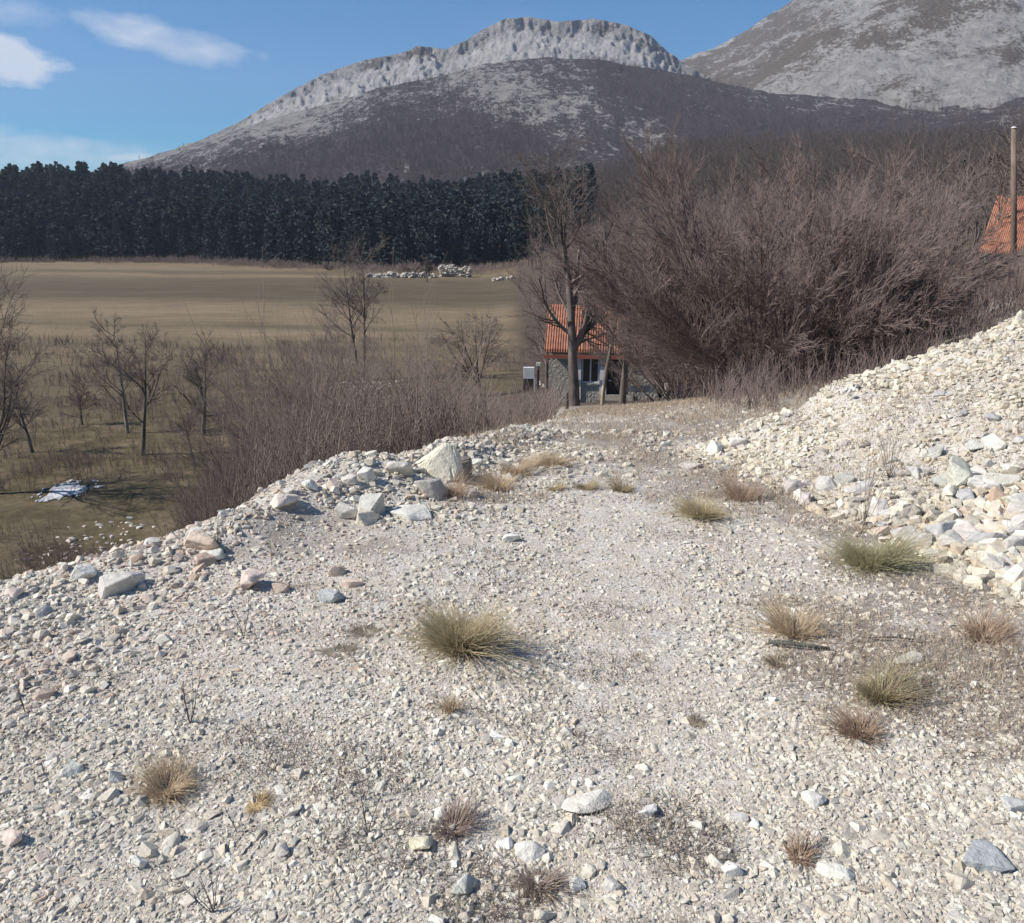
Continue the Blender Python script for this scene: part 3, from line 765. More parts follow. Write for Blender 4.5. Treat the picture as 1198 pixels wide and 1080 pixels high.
# countable rocks on the bank that look alike
cnt = 0
g2 = np.random.default_rng(21)
tries = 0
protos = []
for i in range(9):
    V, F = angular(900+i); V = V*np.array((1, g2.uniform(.7, .95), g2.uniform(.5, .85)))
    base = [(0.62, 0.60, 0.56), (0.55, 0.545, 0.51), (0.66, 0.64, 0.59), (0.48, 0.47, 0.45), (0.60, 0.55, 0.49), (0.53, 0.54, 0.50), (0.64, 0.63, 0.60), (0.57, 0.53, 0.50), (0.45, 0.455, 0.45)][i]
    protos.append(mesh_np('rock', V, [F], np.array(base)*(1+0.1*fbm(V[:, 0]*1.5, V[:, 2]*1.5, 3, i))[:, None], False, [M_ROCK]))
while cnt < 130 and tries < 4000:
    tries += 1
    x = g2.uniform(1.3, 6.5); y = g2.uniform(2.6, 9.5)
    a, b = heap_parts(np.array(x), np.array(y)); m = float(min(a, b))
    if m < -0.05 or x > 0.64*y+0.1: continue
    near = float(sstep(6.8, 4.2, y))
    s_ = g2.uniform(0.035, 0.065)+near*g2.uniform(0.0, 0.06)
    if near < 0.5 and g2.uniform() < 0.8: continue
    s_ *= 0.75 if near < 0.5 else 0.95
    z = float(h(x, y))
    o = link('rock', protos[int(g2.integers(0, 9))], None, (x, y, z+s_*0.12)); o.scale = (s_, s_, s_)
    o.rotation_euler = (g2.uniform(-.5, .5), g2.uniform(-.5, .5), g2.uniform(0, 6.28))
    tag(o, 'pale limestone chunk lying among many like it on the rubble bank', 'rock', 'loose rocks on the rubble bank'); cnt += 1
# chunks along the left edge
LE = 0
while LE < 45:
    y = g2.uniform(3.2, 7.6); d = g2.normal(-0.12, 0.16)
    x = float(edge_x(y))-d/0.82
    if x < -0.64*y: continue
    s_ = g2.uniform(0.022, 0.05)
    o = link('rock', protos[int(g2.integers(0, 9))], None, (x, y, float(h(x, y))+s_*0.15)); o.scale = (s_, s_, s_*g2.uniform(.7, 1))
    o.rotation_euler = (g2.uniform(-.5, .5), g2.uniform(-.5, .5), g2.uniform(0, 6.28))
    tag(o, 'small pale chunk lying among many like it along the left edge', 'rock', 'loose chunks along the left edge'); LE += 1

# ------------------------------------------------------------------ bare trees
def grow(seed, origin, stems, levels, k0=6):
    """levels: list of dicts(n, len, rad, seg, bend, trop, ang, t0). returns list of (V,F) per level"""
    g = np.random.default_rng(seed)
    out = []
    P0, D0, L0, R0 = stems
    for li, lv in enumerate(levels):
        S = lv['seg']; n = len(P0)
        P = np.empty((n, S+1, 3)); P[:, 0] = P0; D = D0.copy()
        Dl = [D.copy()]
        for s in range(S):
            D = D+g.normal(0, lv['bend'], (n, 3)); D[:, 2] += lv['trop']
            D /= np.linalg.norm(D, axis=1, keepdims=True)
            P[:, s+1] = P[:, s]+D*(L0/S)[:, None]; Dl.append(D.copy())
        tt = np.linspace(0, 1, S+1)
        Rr = R0[:, None]*(1-tt*(1-lv.get('tip', 0.35)))
        out.append(tubes(P, Rr, lv.get('k', 3)))
        if li+1 < len(levels):
            nx = levels[li+1]; m = nx['n']
            rep = np.repeat(np.arange(n), m)
            t = g.uniform(nx['t0'], 1.0, len(rep))*0.999
            si = (t*S).astype(int); fr = (t*S-si)[:, None]
            Pn = P[rep, si]*(1-fr)+P[rep, si+1]*fr
            Dd = np.array(Dl)[si, rep]
            w = g.normal(size=Dd.shape); w -= (w*Dd).sum(1, keepdims=True)*Dd; w /= np.linalg.norm(w, axis=1, keepdims=True)
            an = g.normal(nx['ang'], nx['ang']*0.3, len(rep))[:, None]
            Dn = Dd*np.cos(an)+w*np.sin(an)
            L0 = L0[rep]*nx['len']*g.uniform(0.6, 1.15, len(rep))*(1.15-0.55*t)
            rp = R0[rep]*(1-t*(1-lv.get('tip', 0.35)))
            R0 = np.maximum(rp*nx['rad'], nx.get('rmin', 0.002))
            P0, D0 = Pn, Dn
    return out
def stems_fan(g, n, spread, L, Rd, base=0.15, bias=(0, 0)):
    a = g.uniform(0, 2*math.pi, n); th = np.sqrt(g.uniform(0.02, 1, n))*spread
    D = np.stack([np.sin(th)*np.cos(a)+bias[0], np.sin(th)*np.sin(a)+bias[1], np.cos(th)], 1)
    D /= np.linalg.norm(D, axis=1, keepdims=True)
    P = np.stack([np.cos(a)*base*g.uniform(0, 1, n), np.sin(a)*base*g.uniform(0, 1, n), np.full(n, -0.1)], 1)
    return P, D, L*g.uniform(0.82, 1.06, n), Rd*g.uniform(0.7, 1.2, n)
def tree_obj(name, loc, label, cat, levels_out, split, mat_t, mat_c, group=None):
    o = empty(name, loc); tag(o, label, cat, group)
    for nm, rngs, mt in (('trunk', range(0, split), mat_t), ('crown', range(split, len(levels_out)), mat_c)):
        mb = MB()
        for i in rngs: mb.add(*levels_out[i])
        mb.build(nm, mt, o, True)
    return o
def gbase(px, py, y):
    p = at(px, py, y); return np.array([p[0], y, float(h(p[0], y))])

# the big bare bush tree behind the bank
g = np.random.default_rng(5)
def lv(n, ln, rad, ang, seg=4, bend=0.10, trop=0.03, t0=0.25, k=3, rmin=0.002, tip=0.35):
    return dict(n=n, len=ln, rad=rad, ang=ang, seg=seg, bend=bend, trop=trop, t0=t0, k=k, rmin=rmin, tip=tip)
def big_bush(px, py, y, L, nst, spread, seed, label, mat, dens=1.0, Rd=0.05, bias=(0, 0), group=None, name='bare_tree', cat='tree', rmin=0.0045):
    g = np.random.default_rng(seed)
    st = stems_fan(g, nst, spread, L, Rd, 0.3, bias)
    lev = grow(seed, None, st, [lv(0, 0, 0, 0, 8, 0.04, 0.025, k=5), lv(int(7*dens), 0.46, 0.6, 0.34, 5, 0.045, 0.03, 0.15, 4, 0.006),
                                lv(int(7*dens), 0.52, 0.6, 0.38, 4, 0.05, 0.025, 0.12, 3, 0.0045), lv(int(6*dens), 0.60, 0.6, 0.42, 3, 0.05, 0.02, 0.12, 3, rmin)])
    return tree_obj(name, gbase(px, py, y), label, cat, lev, 1, M_BARK_PALE if nst < 3 else M_BARK, mat, group)
big_bush(897, 480, 14.5, 3.5, 84, 1.18, 15, 'huge bare reddish brown bush tree spreading from many stems behind the rubble bank', M_TWIG_RED, 1.45, 0.021, (-0.03, 0))
big_bush(795, 470, 17.5, 2.3, 20, 1.0, 6, 'bare reddish bush on the left flank of the huge bush tree', M_TWIG_RED, 1.35, 0.018, (-0.1, 0))
big_bush(742, 486, 24.0, 1.8, 8, 0.8, 19, 'thin bare saplings growing before the right part of the house wall', M_TWIG_GREY, 0.8, 0.014)
big_bush(775, 478, 25.5, 2.6, 16, 0.9, 9, 'reddish bare bush half hiding the right side of the stone house', M_TWIG_RED, 1.2, 0.022)
big_bush(1075, 420, 19.5, 1.25, 16, 1.1, 8, 'bare reddish bush on the right flank of the huge bush tree below the pole', M_TWIG_RED, 1.25, 0.024, (0.1, 0))

def std_tree(px, py, y, Hgt, spread, seed, label, mat_c=M_TWIG_GREY, mat_t=M_BARK, tr=0.11, nb=16, dens=1.0, lean=(0, 0), group=None, name='bare_tree', t0=0.25, ang=0.75, cat='tree', trunkfrac=1.0, stems=1, rmin=0.006):
    g = np.random.default_rng(seed)
    P = np.zeros((stems, 3)); P[:, 2] = -0.15; P[:, 0] = np.linspace(-0.12, 0.12, stems) if stems > 1 else 0
    D = np.stack([g.normal(lean[0], 0.06, stems)+(np.linspace(-.15, .15, stems) if stems > 1 else 0), g.normal(lean[1], 0.05, stems), np.ones(stems)], 1); D /= np.linalg.norm(D, axis=1, keepdims=True)
    st = (P, D, np.full(stems, Hgt*trunkfrac), np.full(stems, tr))
    lev = grow(seed, None, st, [lv(0, 0, 0, 0, 9, 0.035, 0.02, k=8, tip=0.12), lv(nb, spread/Hgt, 0.5, ang, 6, 0.10, 0.07, t0, 5, rmin*2),
                                lv(int(9*dens), 0.55, 0.55, 0.7, 4, 0.12, 0.05, 0.15, 3, rmin*1.2), lv(int(8*dens), 0.55, 0.6, 0.65, 3, 0.12, 0.04, 0.15, 3, rmin)])
    return tree_obj(name, gbase(px, py, y), label, cat, lev, 1, mat_t, mat_c, group)

std_tree(672, 488, 21.5, 5.9, 2.3, 31, 'tall dark bare tree with a thick trunk standing in front of the stone house', tr=0.15, nb=26, dens=1.2, rmin=0.005, t0=0.22)
std_tree(703, 490, 20.5, 4.2, 1.3, 32, 'thin dark bare tree just right of the thick trunk by the house', tr=0.06, nb=14, rmin=0.005, t0=0.35)
std_tree(727, 487, 20.8, 3.6, 2.2, 33, 'short forked bare tree right of the house door', tr=0.10, nb=12, mat_c=M_TWIG_RED, rmin=0.005, t0=0.3, trunkfrac=0.8)
std_tree(424, 462, 66, 9.2, 3.4, 34, 'twin stemmed bare tree standing behind the thicket at the pasture', tr=0.13, nb=16, rmin=0.012, stems=2, t0=0.3)
std_tree(562, 480, 58, 6.4, 5.4, 35, 'low spreading bare tree left of the stone house', tr=0.16, nb=14, rmin=0.012, t0=0.15, trunkfrac=0.7, ang=0.95)
std_tree(375, 500, 29, 5.9, 3.4, 36, 'slender grey bare tree rising out of the thicket', tr=0.06, nb=12, rmin=0.006, stems=3, mat_t=M_BARK_PALE)
std_tree(325, 515, 27, 5.0, 3.2, 37, 'leaning grey sapling left of the slender tree in the thicket', tr=0.045, nb=10, rmin=0.005, stems=2, lean=(-0.2, 0), mat_t=M_BARK_PALE)
std_tree(170, 562, 42.5, 5.6, 2.5, 38, 'dark orchard tree with a shadow beside it, middle of the lower meadow', tr=0.13, nb=14, rmin=0.009)
std_tree(153, 538, 47.5, 5.8, 2.7, 39, 'grey orchard tree just behind and left of the dark one', tr=0.11, nb=14, rmin=0.009, mat_t=M_BARK_PALE)
std_tree(232, 578, 40.5, 3.4, 1.8, 40, 'small thin orchard sapling right of the dark orchard tree', tr=0.05, nb=9, rmin=0.008)
std_tree(42, 556, 43.0, 3.6, 2.2, 41, 'small orchard tree above the white snow patch', tr=0.11, nb=12, rmin=0.009)
std_tree(-8, 560, 36.0, 6.4, 6.0, 42, 'large bare tree cut off by the left picture edge', tr=0.16, nb=20, dens=1.3, rmin=0.008, t0=0.18, ang=0.85, mat_c=M_TWIG_GREY)
std_tree(100, 528, 50.0, 2.6, 2.2, 43, 'low tan shrub tree behind the grey orchard tree', tr=0.08, nb=12, rmin=0.009, mat_c=M_TWIG_RED, trunkfrac=0.8)
std_tree(240, 540, 47.0, 4.4, 3.0, 44, 'dark twisted orchard tree in the middle of the meadow', tr=0.14, nb=14, rmin=0.010, t0=0.2, ang=0.95, mat_c=M_BARK)
std_tree(640, 470, 48.0, 7.5, 4.0, 45, 'pinkish bare tree behind the left corner of the stone house', tr=0.11, nb=18, rmin=0.010, mat_c=M_TWIG_RED)
std_tree(500, 345, 200.0, 5.2, 2.5, 46, 'small dark tree alone in the pasture before the ruined wall', tr=0.2, nb=16, rmin=0.04, mat_c=M_BARK)

# ------------------------------------------------------------------ thicket on the slope (uncounted)
def thicket(name, X, Y, H, seed, mat, label, tw=5, rad=0.006, tl=0.45):
    g = np.random.default_rng(seed); n = len(X)
    P0 = np.stack([X, Y, h(X, Y)-0.05], 1)
    D = np.stack([g.normal(0, 0.2, n), g.normal(0, 0.2, n), np.ones(n)], 1); D /= np.linalg.norm(D, axis=1, keepdims=True)
    dist = np.hypot(X, Y)
    rr = rad*(0.6+dist/25)*g.uniform(0.7, 1.3, n)
    lev = grow(seed, None, (P0, D, H, rr), [lv(0, 0, 0, 0, 4, 0.10, 0.02), lv(tw, tl, 0.6, 0.45, 3, 0.12, 0.08, 0.1, 3, 0.003)])
    mb = MB()
    for l in lev: mb.add(*l)
    o = mb.build(name, mat, None, True); tag(o, label, name.replace('_', ' '), kind='stuff'); return o
n = 17000
Y = 7.5+rng.uniform(0, 1, n)**1.2*36
d = rng.uniform(0.5, 9.5, n)
X = edge_x(Y)-d*rng.uniform(0.6, 1.2, n)
X = np.where(Y > 26, edge_x(Y)-rng.uniform(-0.5, 16, n), X)
keep = (X > -0.42*Y+0.5*fbm(Y, X, 2, 5)) & ~((Y > 26) & (X > 0.035*Y-0.3))
X, Y = X[keep], Y[keep]
ln = np.clip(rng.normal(1.95, 0.45, len(X)), 0.6, 3.2)*(1-0.45*sstep(-0.26, -0.40, X/Y))*(1-0.36*sstep(-0.10, 0.0, X/Y))*(0.55+0.45*sstep(0.3, 3.2, (edge_x(Y)-X)))*(0.8+0.35*fbm(X*0.4, Y*0.4, 3, 7))
ln = ln*(1-0.35*sstep(24, 32, Y))
thicket('thicket', X, Y, ln, 61, M_BRUSH, 'dense grey brown leafless thicket filling the slope left of the track', 5, 0.006)
# sparser brush on the near slope, left
n = 15000
Y = rng.uniform(19, 42, n); X = -rng.uniform(0.12, 0.66, n)*Y
keep = (edge_x(Y)-X > 4.0) & (rng.uniform(size=n) < sstep(-0.1, 0.35, fbm(X/3, Y/3, 4, 15)+0.5*sstep(32, 25, Y)-0.1+0.4*sstep(-0.38, -0.25, X/Y))); X, Y = X[keep], Y[keep]
thicket('low_brush', X, Y, rng.uniform(0.2, 0.8, len(X)), 62, M_BRUSH, 'thin leafless brush low on the slope at the left', 4, 0.005)
_g = np.random.default_rng(97); nc = 190
_cy = _g.uniform(36, 92, nc); _cx = -_g.uniform(-0.02, 0.64, nc)*_cy; _k = np.repeat(np.arange(nc), 26); _w = _g.uniform(0.5, 2.2, nc)[_k]
_X = _cx[_k]+_g.normal(0, 1, len(_k))*_w; _Y = _cy[_k]+_g.normal(0, 1, len(_k))*_w
keep = h(_X, _Y) < FIELD+1.5; _X, _Y, _k = _X[keep], _Y[keep], _k[keep]
thicket('meadow_scrub', _X, _Y, (_g.uniform(0.3, 1.7, nc)*0.8)[_k]*_g.uniform(0.5, 1.1, len(_k)), 98, M_TWIG_GREY, 'low leafless scrub dotted over the lower meadow between the orchard trees', 6, 0.0045, 0.6)
# brush behind the bank and under the big bush
n = 4600
Y = rng.uniform(9.5, 26, n); X = rng.uniform(0.13, 0.66, n)*Y+rng.normal(0, 0.3, n)
keep = (X > 0.16*Y+0.9) & (X > 2.2); X, Y = X[keep], Y[keep]
thicket('hillside_brush', X, Y, rng.uniform(0.3, 1.0, len(X))*(0.6+0.4*sstep(10, 14, Y)), 63, M_TWIG_RED, 'tangled reddish brush on the hillside behind the rubble bank', 5, 0.0055)

# ------------------------------------------------------------------ pines
def pine_mesh(seed, n=260):
    g = np.random.default_rng(seed)
    mb = MB(); V = []; F = []
    H = 1.0
    # tufts of needles hung on whorls, each a crumpled three-sided flake
    z = 0.06+0.94*g.uniform(0, 1, n)**0.9
    Rm = 0.20*(1-z)**0.62+0.012
    a = g.uniform(0, 2*math.pi, n); rr = Rm*np.sqrt(g.uniform(0.12, 1, n))*g.uniform(0.75, 1.15, n)
    c = np.stack([np.cos(a)*rr, np.sin(a)*rr, z-0.10*rr], 1)
    s = 0.042*g.uniform(0.6, 1.4, n)
    out = np.stack([np.cos(a), np.sin(a), np.full(n, -0.15)], 1)
    k = 5
    for j in range(3):
        d = out+g.normal(0, 0.7, (n, 3)); d /= np.linalg.norm(d, axis=1, keepdims=True)
        e = np.cross(d, g.normal(size=(n, 3))); e /= np.linalg.norm(e, axis=1, keepdims=True)
        p0 = c-d*s[:, None]*0.7; p1 = c+d*s[:, None]*0.9+e*s[:, None]*0.35; p2 = c+d*s[:, None]*0.5-e*s[:, None]*0.6
        V = np.stack([p0, p1, p2], 1).reshape(-1, 3); F = np.arange(3*n).reshape(n, 3)
        tone = np.repeat(g.uniform(0.85, 1.15, n), 3)[:, None]*np.ones(3)
        mb.add(V, [F], tone)
    return np.concatenate(mb.V), np.concatenate([f for f in mb.F[3]]), np.concatenate(mb.C)
PINES = [pine_mesh(700+i) for i in range(6)]
PM = [mesh_np('crown', v, [f], c, False, [M_PINE]) for v, f, c in PINES]
tb = MB(); tb.tube([(0, 0, -0.03), (0.005, 0, 0.5), (0, 0, 0.93)], [0.014, 0.009, 0.002], 5); TM = tb.mesh('trunk', M_BARK, True)
def forest_front(azd): return np.interp(azd, [-60, -32, -20, -12, -8, 0, 4, 60], [420, 385, 340, 285, 260, 255, 250, 200])
g = np.random.default_rng(77)
cnt = 0
for azd_ in np.linspace(-33, 3.5, 120):
    azq = azd_+g.normal(0, 0.12); r = float(forest_front(azq))+g.uniform(0, 14)
    x, y = r*math.sin(R(azq)), r*math.cos(R(azq)); s = g.uniform(10, 18.5)
    o = empty('pine_tree', (x, y, float(h(x, y))), g.uniform(0, 6.28)); o.scale = (s*g.uniform(.9, 1.25),)*2+(s,)
    i = int(g.integers(0, 6))
    link('crown', PM[i], o); link('trunk', TM, o)
    tag(o, 'dark green pine in the front row at the far edge of the pasture', 'pine tree', 'front row pines along the pasture'); cnt += 1
def forest(name, n, azr, dr0, dr1, hr, seed, label, rfun):
    g = np.random.default_rng(seed); Vs = []; Fs = []; Cs = []; off = 0
    for i in range(n):
        a = g.uniform(*azr); r = float(rfun(a))+g.uniform(dr0, dr1)
        x, y = r*math.sin(R(a)), r*math.cos(R(a)); s = g.uniform(*hr)*(1+0.28*float(fbm(np.array(x/35), np.array(y/35), 2, 99))); w = s*g.uniform(.95, 1.35)
        v, f, c = PINES[int(g.integers(0, 6))]
        t = g.uniform(0, 6.28); V = v.copy(); V = np.stack([(v[:, 0]*math.cos(t)-v[:, 1]*math.sin(t))*w+x, (v[:, 0]*math.sin(t)+v[:, 1]*math.cos(t))*w+y, v[:, 2]*s+float(h(x, y))], 1)
        Vs.append(V); Fs.append(f+off); Cs.append(c*g.uniform(0.7, 1.3)*np.array([g.uniform(0.9, 1.25), 1, g.uniform(0.85, 1.1)])); off += len(v)
    me = mesh_np(name, np.concatenate(Vs), [np.concatenate(Fs)], np.concatenate(Cs), False, [M_PINE])
    tag(link(name, me), label, 'forest', kind='stuff')
forest('pine_forest', 2200, (-36, 5), 10, 230, (12, 18), 81, 'dark pine forest climbing the slope behind the pasture', forest_front)
forest('far_pine_stand', 110, (26, 35), 30, 150, (7, 11), 82, 'dark pines on the hillside behind the pole', lambda a: 110)

# bare woods on the right hand slopes (uncounted)
def bare_wood(name, n, azr, r0, r1, hr, seed, label, mat, hfun=h, dens=1.0):
    g = np.random.default_rng(seed)
    a = R(1)*g.uniform(azr[0], azr[1], n); r = np.sqrt(g.uniform(r0**2, r1**2, n))
    X = r*np.sin(a); Y = r*np.cos(a); H = g.uniform(*hr, n)
    P0 = np.stack([X, Y, hfun(X, Y)-0.3], 1)
    D = np.stack([g.normal(0, 0.08, n), g.normal(0, 0.08, n), np.ones(n)], 1); D /= np.linalg.norm(D, axis=1, keepdims=True)
    lev = grow(seed, None, (P0, D, H, 0.00035*r+0.04), [lv(0, 0, 0, 0, 3, 0.05, 0.02, tip=0.3), lv(int(11*dens), 0.45, 0.6, 0.65, 3, 0.12, 0.08, 0.2, 3, 0.025 if dens == 1 else 0.07), lv(int(6*dens), 0.55, 0.7, 0.6, 2, 0.12, 0.05, 0.2, 3, 0.02 if dens == 1 else 0.06)])
    mb = MB()
    for l in lev: mb.add(*l)
    o = mb.build(name, mat, None, True); tag(o, label, 'woods', kind='stuff')
bare_wood('bare_wood', 1700, (3, 40), 50, 210, (4.5, 8), 91, 'leafless grey brown woodland on the slope behind the bushes', M_TWIG_GREY)
bare_wood('distant_bare_wood', 7000, (1, 42), 205, 640, (6, 11), 93, 'leafless dark woodland farther up the slope below the right hand mountain', bark_mat('dark_scrub', (0.055, 0.046, 0.042), (0.12, 0.098, 0.088), 0.3), dens=0.6)
def hill_wood():
    g = np.random.default_rng(95); n = 26000
    i = g.integers(2, int(WT.shape[0]*0.885), n*2); j = g.integers(2, WT.shape[1]-2, n*2)
    X = WX[i, j]; Y = WY[i, j]; Z = WZ[i, j]
    k = fbm(X/110, Y/240+0.5*X/110, 4, 221)+0.6*fbm(X/26, Y/60, 3, 222) < 0.10+0.1*g.normal(size=n*2)
    X, Y, Z = X[k][:n]+g.normal(0, 2, len(X[k][:n])), Y[k][:n], Z[k][:n]; n = len(X)
    H = g.uniform(3.5, 8, n); P0 = np.stack([X, Y, Z-0.8], 1)
    D = np.stack([g.normal(0, 0.08, n), g.normal(0, 0.08, n), np.ones(n)], 1); D /= np.linalg.norm(D, axis=1, keepdims=True)
    lev = grow(95, None, (P0, D, H, np.full(n, 0.16)), [lv(0, 0, 0, 0, 2, 0.05, 0.02, tip=0.3), lv(8, 0.6, 0.8, 0.75, 2, 0.14, 0.05, 0.1, 3, 0.13)])
    mb = MB()
    for l in lev: mb.add(*l)
    o = mb.build('hill_woods', M_HILLWOOD, None, True); tag(o, 'leafless purple brown scrub wood covering the mountain foot', 'woods', kind='stuff')
M_HILLWOOD = bark_mat('hill_scrub', (0.058, 0.047, 0.045), (0.13, 0.104, 0.098), 0.1)
hill_wood()
_g = np.random.default_rng(92); _a = R(1)*_g.uniform(-34, 5, 420); _r = forest_front(np.degrees(_a))-np.abs(_g.normal(0, 9, 420)); _k = np.repeat(np.arange(420), 14)
_X = (_r*np.sin(_a))[_k]+_g.normal(0, 1.3, len(_k)); _Y = (_r*np.cos(_a))[_k]+_g.normal(0, 1.3, len(_k))
thicket('field_edge_scrub', _X, _Y, (_g.uniform(0.5, 2.6, 420))[_k]*_g.uniform(0.6, 1.1, len(_k)), 92, M_BRUSH, 'leafless scrub along the far edge of the pasture', 6, 0.005, 0.6)

# ------------------------------------------------------------------ grass
def tussock_mesh(seed, n, rad, hgt, c0, c1, droop=0.5):
    g = np.random.default_rng(seed)
    a = g.uniform(0, 2*math.pi, n); th = np.abs(g.normal(0, 0.62, n)); th = np.clip(th, 0, 1.45)
    L = hgt*g.uniform(0.35, 1.45, n)*(1+0.5*np.sin(th)*rad/hgt)
    al = g.uniform(0, 6.28); L = L*(1+0.38*np.cos(a-al)+0.25*np.cos(2*a-al*2.3))
    b = rad*0.5*np.sqrt(g.uniform(0, 1, n)); a0 = a+g.normal(0, 0.5, n)
    P = np.empty((n, 5, 3)); P[:, 0] = np.stack([np.cos(a0)*b, np.sin(a0)*b, np.full(n, -0.01)], 1)
    for s in range(4):
        t = th+droop*(s+1)/4*g.uniform(0.5, 1.3, n)
        t = np.minimum(t, 1.75)
        P[:, s+1] = P[:, s]+np.stack([np.sin(t)*np.cos(a), np.sin(t)*np.sin(a), np.cos(t)], 1)*(L/4)[:, None]
    P[..., 2] = np.maximum(P[..., 2], 0.004)
    rr = np.array([1.0, 0.9, 0.7, 0.45, 0.15])[None]*0.00095*g.uniform(0.8, 1.5, n)[:, None]
    V, F = tubes(P, rr, 3)
    u = g.uniform(0, 1, n)[:, None]; u = u**0.7; c = (np.array(c0)*(1-u)+np.array(c1)*u)*1.3
    return V, F, np.repeat(c, 15, axis=0)
def tussock(px, py, wpx, hpx, seed, label, c0=(0.16, 0.155, 0.07), c1=(0.40, 0.35, 0.22), n=1100, droop=0.5, name='grass_tussock', group='grass tussocks on the track', xyz=None, cat='grass tussock'):
    p, t = on_ground(px, py)
    V, F, C = tussock_mesh(seed, n, wpx*t/FPX*0.44, hpx*t/FPX*0.68, np.array(c0)*(0.75, .62, .65)+np.array((.13, .105, .075)), np.array(c1)*0.95+np.array((.05, .04, .03)), droop)
    o = link(name, mesh_np(name, V, F, C, True, [M_GRASS]), None, tuple(p)); tag(o, label, cat, group); return o
STRAW = ((0.30, 0.24, 0.15), (0.46, 0.39, 0.27)); BRN = ((0.16, 0.115, 0.08), (0.30, 0.22, 0.16)); GRN = ((0.09, 0.11, 0.045), (0.33, 0.31, 0.19))
for a in [
 (540, 755, 118, 62, 1, 'large olive and straw grass tussock in the middle of the track', (0.13, 0.125, 0.055), (0.42, 0.37, 0.24), 2000, 0.6),
 (1020, 662, 100, 48, 2, 'large green tussock at the foot of the bank', (0.08, 0.105, 0.045), (0.33, 0.33, 0.19), 1700, 0.6),
 (930, 742, 78, 36, 3, 'pale straw tussock behind the dark stick', STRAW[0], STRAW[1], 1100, 0.5),
 (822, 604, 84, 26, 4, 'wide low yellowish tussock on the right of the track', (0.22, 0.20, 0.09), (0.45, 0.40, 0.26), 1200, 0.7),
 (196, 925, 72, 36, 5, 'flattened tan tussock in the lower left gravel', STRAW[0], STRAW[1], 1000, 0.9),
 (582, 572, 58, 28, 6, 'straw tussock right behind the dark block on the left heap', STRAW[0], STRAW[1], 900, 0.6),
 (605, 555, 48, 24, 7, 'brownish tussock behind the straw tussock at the left edge', BRN[0], STRAW[1], 800, 0.6),
 (648, 545, 44, 22, 8, 'tan tussock farther along the left edge of the track', STRAW[0], STRAW[1], 700, 0.6),
 (728, 575, 34, 18, 9, 'dark little tussock in the middle of the far track', (0.10, 0.095, 0.05), (0.27, 0.23, 0.15), 500, 0.6),
 (686, 572, 34, 14, 10, 'flat olive tussock left of the dark little one', (0.15, 0.13, 0.07), (0.33, 0.28, 0.18), 500, 0.7),
 (650, 574, 26, 14, 11, 'small olive tussock leftmost of the row across the far track', (0.15, 0.13, 0.07), (0.33, 0.28, 0.18), 400, 0.7),
 (868, 586, 46, 34, 12, 'brown tussock between the yellow tussock and the bank', BRN[0], BRN[1], 700, 0.5),
 (1030, 818, 74, 44, 13, 'brown and green tussock with a dark stalk at the right', BRN[0], (0.27, 0.26, 0.15), 1100, 0.7),
 (1005, 860, 70, 40, 14, 'thin brown tussock below the stalked one', BRN[0], BRN[1], 600, 0.8),
 (530, 832, 30, 26, 15, 'tiny tan tuft below the large olive tussock', STRAW[0], STRAW[1], 260, 0.5),
 (528, 580, 46, 28, 16, 'sparse dry tuft beside the cream boulder', STRAW[0], BRN[1], 380, 0.6),
 (300, 945, 34, 14, 17, 'small mustard coloured cushion of grass in the left gravel', (0.25, 0.19, 0.08), (0.38, 0.30, 0.16), 400, 1.0),
 (530, 972, 60, 26, 18, 'dark brown dead weed cushion in the near gravel', (0.10, 0.08, 0.07), (0.22, 0.17, 0.15), 500, 0.9),
 (630, 1035, 66, 26, 19, 'grey brown dead weed cushion at the bottom of the track', (0.12, 0.10, 0.085), (0.26, 0.22, 0.19), 500, 0.9),
 (935, 1005, 34, 30, 20, 'brown dead tuft above the elongated white stone', BRN[0], BRN[1], 300, 0.6),
 (815, 848, 26, 10, 21, 'small dark moss like tuft at right centre', (0.08, 0.075, 0.05), (0.18, 0.16, 0.12), 250, 1.0),
 (912, 776, 48, 10, 22, 'low dark tuft below the dark stick', (0.09, 0.085, 0.06), (0.20, 0.18, 0.13), 350, 1.0),
 (430, 740, 60, 8, 23, 'low dark grass streak left of the large olive tussock', (0.10, 0.10, 0.07), (0.22, 0.20, 0.16), 300, 1.1),
 (395, 765, 70, 8, 24, 'long low dark grass streak in the left gravel', (0.10, 0.10, 0.07), (0.22, 0.20, 0.16), 300, 1.1),
 (1150, 745, 80, 34, 25, 'dry brown tussock by the right picture edge', BRN[0], BRN[1], 700, 0.7),
 (620, 545, 40, 20, 26, 'straw tuft between the brownish and the tan tussock', STRAW[0], STRAW[1], 500, 0.6),
]:
    tussock(*a)
# short dead weeds, uncounted
def blades(name, X, Y, H, seed, cols, label, rad=0.0012, th=0.5):
    g = np.random.default_rng(seed); n = len(X)
    a = g.uniform(0, 2*math.pi, n); t = np.abs(g.normal(0, th, n))
    P = np.empty((n, 4, 3)); P[:, 0] = np.stack([X, Y, h(X, Y)], 1)
    for s in range(3):
        tt = np.minimum(t+0.3*s, 1.6)
        P[:, s+1] = P[:, s]+np.stack([np.sin(tt)*np.cos(a), np.sin(tt)*np.sin(a), np.cos(tt)], 1)*(H/3)[:, None]
    rr = np.array([1, .8, .55, .15])[None]*rad*(0.5+0.14*np.hypot(X, Y))[:, None]*g.uniform(.7, 1.4, n)[:, None]
    V, F = tubes(P, rr, 3)
    c = np.array(cols)[g.integers(0, len(cols), n)]*g.uniform(0.75, 1.2, n)[:, None]
    o = link(name, mesh_np(name, V, F, np.repeat(c, 12, axis=0), True, [M_GRASS])); tag(o, label, 'dry grass', kind='stuff')
